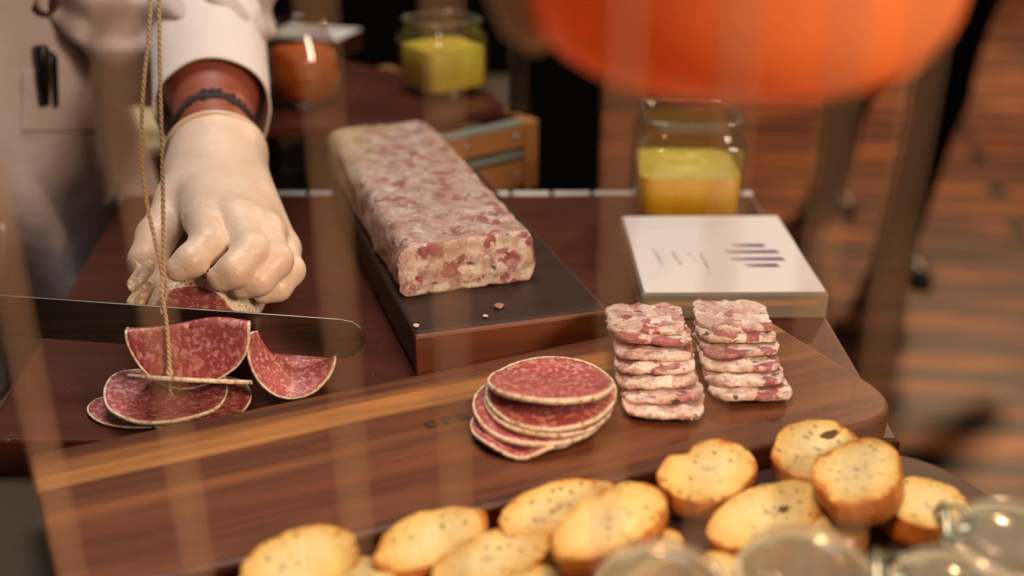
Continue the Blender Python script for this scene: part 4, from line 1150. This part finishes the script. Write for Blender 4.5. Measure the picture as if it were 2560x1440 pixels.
v, f = twisted(L_(spline([tp(398, -420), tp(399, -100), tp(398, 60), tp(401, 230), tp(405, 380), tp(408, 520), tp(409, 620), tp(411, 700)])), .00135); meshobj('cord', v, f, M['twine'], hang)
v, f = twisted(L_(spline([tp(408, 690), tp(404, 730, -.002), tp(410, 765, -.001), tp(416, 800), tp(421, 860), tp(424, 920), tp(424, 945), tp(427, 985)])), .00125); meshobj('tail', v, f, M['twine'], hang)
v, f = twisted(L_(spline([tp(413, 690), tp(417, 730, .002), tp(408, 762, .001), tp(404, 784)])), .00125); meshobj('tail', v, f, M['twine'], hang)
kp = []
for i in range(25):
    a_ = 2 * pi * i / 24 * 1.6; kp.append(tp(424 + 6 * sin(a_), 930 + 8 * cos(a_ * 1.0) , -.0015 * cos(a_)) - tw0)
v, f = tube(kp, .0008, 6); meshobj('knot', v, f, M['twine'], hang)
fr_ = []
for k in range(9): fr_.append(tube(L_([tp(426, 972), tp(425 + (k - 4) * 1.0, 982), tp(428 + (k - 4) * 2.2, 992)]), .00022, 5))
v, f = join(*fr_); meshobj('frayed_end', v, f, M['twine'], hang)

TG = 'plumb twine strands hanging close in front'
LBL = ['blurred twine strand hanging in front of the chef\'s jacket, farthest from the lamp', 'blurred twine strand hanging in front of the fallen salami slices', 'blurred twine strand hanging in front of the knife tip', 'blurred twine strand hanging in front of the meat loaf', 'blurred twine strand hanging between the meat loaf and the sign', 'blurred twine strand hanging over the orange lamp, just past the glass relish jar', 'blurred twine strand hanging past the sign\'s front corner', 'blurred twine strand hanging over the black walking legs']
for (px, py), lab in zip(((62, 900), (428, 1000), (835, 600), (1122, 600), (1552, 500), (1850, 150), (2118, 150), (2312, 180)), LBL):
    p = PY(px, py, .218 + random.uniform(-.005, .005))
    e = empty('twine_strand', Vector((p.x, p.y, T + 1.2))); tag(e, lab, 'twine', TG)
    zs = np.linspace(0, -1.09, 260)
    v, f = twisted([(.0005 * sin(z * 9), .0004 * cos(z * 7), z) for z in zs], .00122, 700); meshobj('hanging_cord', v, f, M['strand'], e)
    v, f = tube([(0, 0, -1.085), (.0005, 0, -1.093), (0, 0, -1.10)], [.0012, .0018, .0012], 8); meshobj('end_knot', v, f, M['strand'], e)

# ================================================================== orange lamp
lc = PY(1856, -128, .36); lm = empty('pendant_lamp', lc); tag(lm, 'glowing orange lamp shade hanging out of focus at the top', 'lamp')
RX, RZ = .0685, .042
vs, fs = [], []; n = 64; K = 20
pr = []
for k in range(K + 1):
    a = radians(-62 + 140 * k / K); pr.append((cos(a) / (abs(cos(a)) ** 3 + abs(sin(a)) ** 3) ** (1 / 3), sin(a) / (abs(cos(a)) ** 3 + abs(sin(a)) ** 3) ** (1 / 3)))
pr2 = [(r * .96, z * .96) for r, z in reversed(pr)]
v, f = lathe([(r * RX, z * RZ) for r, z in pr + pr2], n, None, True); meshobj('shade', v, f, M['shade'], lm)
v, f = capped(lathe([(.030, RZ * .90), (.030, RZ * 1.0), (.022, RZ * 1.2), (.008, RZ * 1.5), (.005, RZ * 1.9)], 32), 32); meshobj('lamp_cap', v, f, M['cream'], lm)
v, f = tube([(0, 0, RZ * 1.8), (0, 0, .3), (0, 0, 1.0)], .003, 8); meshobj('cord', v, f, M['black_plastic'], lm)
cc_ = PY(1322, 20, .36) - lc
v, f = tube([Vector((cc_.x - .004, 0, cc_.z + .03)), Vector((cc_.x, 0, cc_.z + .012)), Vector((cc_.x + .004, 0, cc_.z - .004)), Vector((cc_.x + .008, 0, cc_.z - .010))], [.018, .016, .013, .008], 20)
meshobj('side_handle', v, f, M['cream'], lm)
bm = bmesh.new(); bmesh.ops.create_uvsphere(bm, u_segments=20, v_segments=12, radius=.013)
eb = NT('glowing_bulb'); em = eb.n('ShaderNodeEmission'); em.inputs[0].default_value = srgb(255, 170, 80); em.inputs[1].default_value = 12; eb.link(em.outputs[0], eb.out.inputs['Surface'])
bmobj('bulb', bm, eb.m, lm, True, loc=(.008, 0, .006))

# ================================================================== light
def light(kind, name, loc, energy, color, size=.1, target=None, spot=None, blend=.5):
    d = bpy.data.lights.new(name, kind); d.energy = energy; d.color = color
    if kind == 'AREA': d.shape = 'DISK'; d.size = size
    else: d.shadow_soft_size = size
    if spot: d.spot_size = spot; d.spot_blend = blend
    o = bpy.data.objects.new(name, d); link(o); o.location = loc
    if target is not None: o.rotation_euler = (Vector(target) - Vector(loc)).to_track_quat('-Z', 'Y').to_euler()
    return o
light('POINT', 'lamp_bulb_light', lc + Vector((.008, 0, -.030)), 1.7, (1, .60, .27), .02)
light('AREA', 'ceiling_light', (-.15, .95, 2.75), 21, (1, .92, .84), .9, (0, .7, T))
light('AREA', 'front_side_fill', (1.25, -.55, 1.85), 26, (1, .79, .58), .5, (0, .6, T))  # added warm fill from front right, brightens the strands and right-hand sides
light('SPOT', 'floor_spot', (2.4, 5.0, 3.1), 620, (1, .60, .32), .1, (1.7, 3.6, 0), radians(100), .8)
light('SPOT', 'far_floor_spot', (3.2, 6.6, 3.1), 500, (1, .72, .42), .1, (3.0, 6.8, 0), radians(90), .8)  # added spot, brightens the far floor corner
w = bpy.data.worlds.new('World'); SC.world = w; w.use_nodes = True
w.node_tree.nodes['Background'].inputs[0].default_value = (1, .80, .66, 1); w.node_tree.nodes['Background'].inputs[1].default_value = .06

# ================================================================== camera
cd = bpy.data.cameras.new('camera'); cam = bpy.data.objects.new('camera', cd); link(cam)
cam.location = EYE; cam.rotation_euler = (radians(90) - PITCH, 0, 0)
cd.sensor_width = 36; cd.lens = F / 2560 * 36; cd.clip_start = .01; cd.clip_end = 100
cd.dof.use_dof = True; cd.dof.focus_distance = .70; cd.dof.aperture_fstop = (cd.lens / 1000) / .0145
SC.camera = cam
vs_ = SC.view_settings; SC.display_settings.display_device = 'sRGB'
vs_.view_transform = 'Standard'; vs_.look = 'None'; vs_.gamma = 1; vs_.use_curve_mapping = False; vs_.exposure = 0
